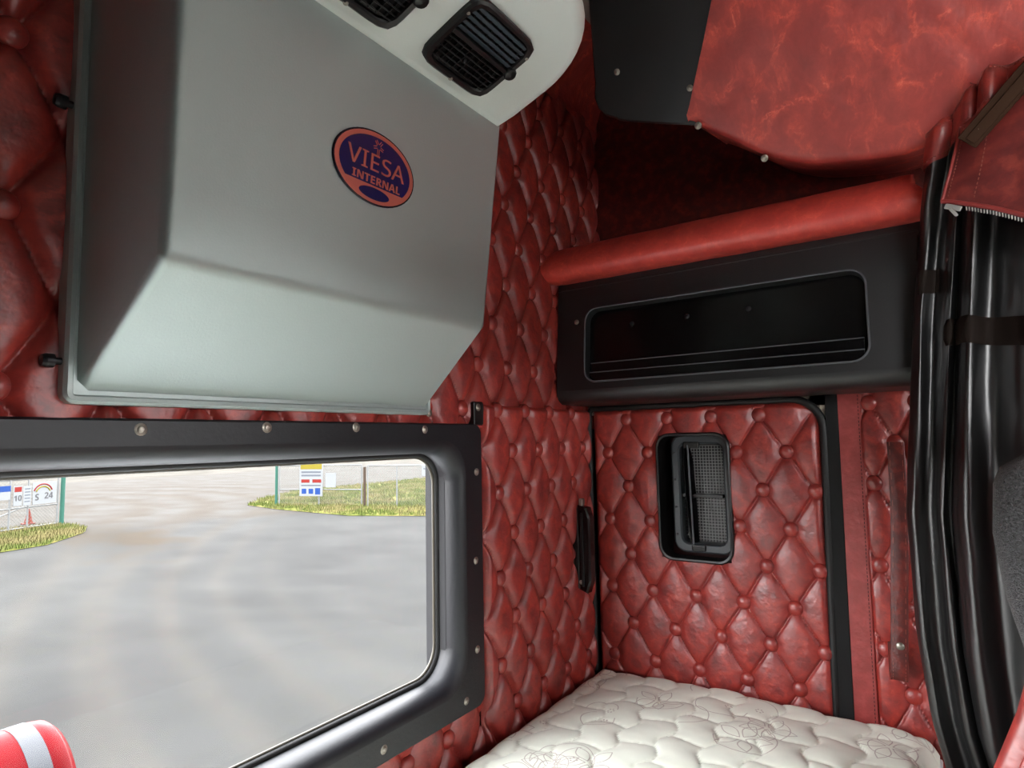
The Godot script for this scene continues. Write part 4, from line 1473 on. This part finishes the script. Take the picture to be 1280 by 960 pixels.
func gates() -> void:
	# left gate: from p towards q, u metres along
	var p := Vector3(-24.06, -2.6, -7.11)
	var d := Vector3(-0.68, 0, -1.83).normalized()
	var t := thing("wire_gate", "galvanised wire mesh gate leaf hung with white signs, beside a traffic cone", "gate", Vector3(-24.0, -2.6, -7.0))
	wire_leaf(t, p, d, -3.5, 1.83, -0.97, [-2.9, -1.4, 0.24, 0.82], [-1.86, -2.50])
	var s := Shape.new()
	s.tube([p + d * 2.0 + Vector3(0, 0, 0), p + d * 2.0 + Vector3(0, 1.75, 0)], 0.07, 10)
	tag(obj("gate_post", s, M.teal), "teal green painted gate post at the end of the gate with many signs", "post")
	var n := d.cross(Vector3.UP).normalized()
	if n.x < 0: n = -n
	var pl := func(u: float, y: float, out := 0.06) -> Vector3: return Vector3(p.x, y, p.z) + d * u + n * out
	sign_board("small white sign with a blue heading at the outer end of the sign covered gate", pl, -0.55, 0.20, -1.13, -1.56, [["signblue", 0.0, 0.0, 1.0, 0.42]], [])
	sign_board("narrow white speed limit sign with a red heading on the gate", pl, 0.30, 0.57, -1.16, -1.78, [["signred", 0.08, 0.05, 0.92, 0.30]], [["10", 0.5, 0.62, 0.17]])
	sign_board("narrow white notice with lines of grey print, second from the gate post", pl, 0.61, 0.86, -1.18, -1.80, [["signgrey", 0.15, 0.12, 0.85, 0.17], ["signgrey", 0.15, 0.28, 0.85, 0.33], ["signgrey", 0.15, 0.44, 0.85, 0.49], ["signgrey", 0.15, 0.60, 0.85, 0.65], ["signgrey", 0.15, 0.76, 0.85, 0.81]], [])
	sign_board("large white sign with a red and yellow arch beside the teal gate post", pl, 0.91, 1.72, -1.08, -1.80, [], [["S", 0.18, 0.68, 0.20], ["24", 0.66, 0.64, 0.20]], true)
	# traffic cone behind the gate
	var c := Vector3(-26.36, -2.6, -8.57)
	var k := thing("traffic_cone", "orange traffic cone standing behind the gate with many signs", "cone", c)
	s = Shape.new()
	s.box(c + Vector3(-0.17, 0, -0.17), c + Vector3(0.17, 0.04, 0.17), 0.01)
	obj("base", s, M.cone, k)
	s = Shape.new()
	s.lathe([Vector2(0.13, 0.04), Vector2(0.03, 0.50), Vector2(0.022, 0.52), Vector2(0.0001, 0.52)], Transform3D(Basis.IDENTITY, c), 20)
	obj("body", s, M.cone, k)
	# right fence
	p = Vector3(-23.45, -2.6, -16.38)
	d = Vector3(3.93, 0, -1.37).normalized()
	n = d.cross(Vector3.UP).normalized()
	if n.z < 0: n = -n
	t = thing("wire_fence", "galvanised wire mesh fence with a tall notice board behind the grass strip", "fence", Vector3(-21.5, -2.6, -17))
	wire_leaf(t, p, d, 0.14, 4.03, -0.92, [2.05], [-1.92])
	var t2 := thing("wire_fence", "wire mesh fence carrying on past the rusty post to the window's edge", "fence", Vector3(-17, -2.6, -18.7))
	wire_leaf(t2, p, d, 4.30, 12.0, -0.95, [5.6, 8.6], [])
	s = Shape.new()
	s.tube([p, p + Vector3(0, 1.75, 0)], 0.06, 10)
	tag(obj("gate_post", s, M.teal), "teal green post at the open end of the fence with the tall notice board", "post")
	s = Shape.new()
	s.tube([p + d * 4.16, p + d * 4.16 + Vector3(0, 1.60, 0)], 0.055, 10)
	tag(obj("fence_post", s, M.rust), "rusty brown fence post standing right of the small white notice", "post")
	var pr := func(u: float, y: float, out := 0.07) -> Vector3: return Vector3(p.x, y, p.z) + d * u + n * out
	sign_board("tall white notice board with yellow heading and red and blue blocks on the fence", pr, 1.17, 2.27, -0.80, -2.19, [["signyellow", 0.04, 0.03, 0.96, 0.20], ["signgrey", 0.08, 0.26, 0.92, 0.31], ["signgrey", 0.08, 0.36, 0.92, 0.41], ["signred", 0.08, 0.50, 0.44, 0.60], ["signred", 0.56, 0.50, 0.94, 0.60], ["signgrey", 0.08, 0.66, 0.92, 0.70], ["signblue", 0.10, 0.78, 0.30, 0.93], ["signblue", 0.40, 0.78, 0.60, 0.93], ["signblue", 0.68, 0.76, 0.90, 0.95]], [])
	sign_board("small plain white notice right of the tall board on the wire fence", pr, 2.40, 2.89, -1.23, -1.83, [], [])
	sign_board("small white notice high on the wire fence at the window's far edge", pr, 6.72, 7.42, -0.94, -1.37, [["signgrey", 0.1, 0.3, 0.9, 0.4]], [])

func wire_leaf(t: Node3D, p: Vector3, d: Vector3, u0: float, u1: float, top: float, posts: Array, rails: Array) -> void:
	var at := func(u: float, y: float) -> Vector3: return Vector3(p.x, y, p.z) + d * u
	for u in [u0, u1] + posts:
		var s := Shape.new()
		s.tube([at.call(u, -2.6), at.call(u, top)], 0.03, 8)
		obj("upright", s, M.galv, t)
	for y in [top] + rails:
		var s := Shape.new()
		s.tube([at.call(u0, y), at.call(u1, y)], 0.022, 8)
		obj("rail", s, M.galv, t)
	if rails.size() > 1:
		var s := Shape.new()
		s.tube([at.call(u0 + 2.0, -2.5), at.call(u1 - 1.2, -1.86)], 0.02, 8)
		obj("brace", s, M.galv, t)
	var w := Shape.new()
	var hgt := top + 2.55
	var k := u0 - hgt
	while k < u1:
		for q in [0, 1]:
			var a := maxf(k, u0)
			var b := minf(k + hgt, u1)
			if b > a:
				var ya := -2.55 + (a - k)
				var yb := -2.55 + (b - k)
				if q == 1: ya = top - (a - k); yb = top - (b - k)
				w.bar(at.call(a, ya), at.call(b, yb), Vector3.UP, 0.006, 0.006, 0.001)
		k += 0.11
	var o := obj("chain_mesh", w, M.wire, t)
	o.set_meta("kind", "stuff")

func sign_board(label: String, pl: Callable, u0: float, u1: float, top: float, bot: float, blocks: Array, texts: Array, arch := false) -> void:
	var a: Vector3 = pl.call(u0, bot)
	var dx: Vector3 = ((pl.call(u1, bot) as Vector3) - a).normalized()
	var w := u1 - u0
	var h := top - bot
	var out: Vector3 = ((pl.call(u0, bot, 1.0) as Vector3) - (pl.call(u0, bot, 0.0) as Vector3)).normalized()
	var xf := Transform3D(Basis(dx, Vector3.UP, out), a)
	var t := thing("sign_board", label, "sign", a + dx * w / 2)
	var s := Shape.new()
	s.extrude(PackedVector2Array([Vector2(0, 0), Vector2(w, 0), Vector2(w, h), Vector2(0, h)]), xf, 0.012, 0.003)
	obj("panel", s, M.board, t)
	for b in blocks:
		s = Shape.new()
		s.extrude(PackedVector2Array([Vector2(b[1] * w, (1 - b[4]) * h), Vector2(b[3] * w, (1 - b[4]) * h), Vector2(b[3] * w, (1 - b[2]) * h), Vector2(b[1] * w, (1 - b[2]) * h)]), Transform3D(xf.basis, xf * Vector3(0, 0, 0.012)), 0.003, 0.001)
		obj("print_block", s, M[b[0]], t)
	if arch:
		for k in [["signred", 0.40, 0.32], ["signyellow", 0.31, 0.24]]:
			s = Shape.new()
			var pts := []
			for i in 17:
				var g := PI * (0.12 + 0.76 * i / 16.0)
				pts.append(xf * Vector3(w * 0.42 + cos(g) * k[1] * w, h * 0.45 + sin(g) * k[2] * w * 1.25, 0.013))
			s.tube(pts, 0.022, 6)
			obj("print_arch", s, M[k[0]], t)
	for q in texts:
		letters("print", q[0], q[3], 0.003, M.ink, t, xf * Vector3(q[1] * w, (1 - q[2]) * h, 0.015), xf.basis, "Droid Sans", 0.0, 700)
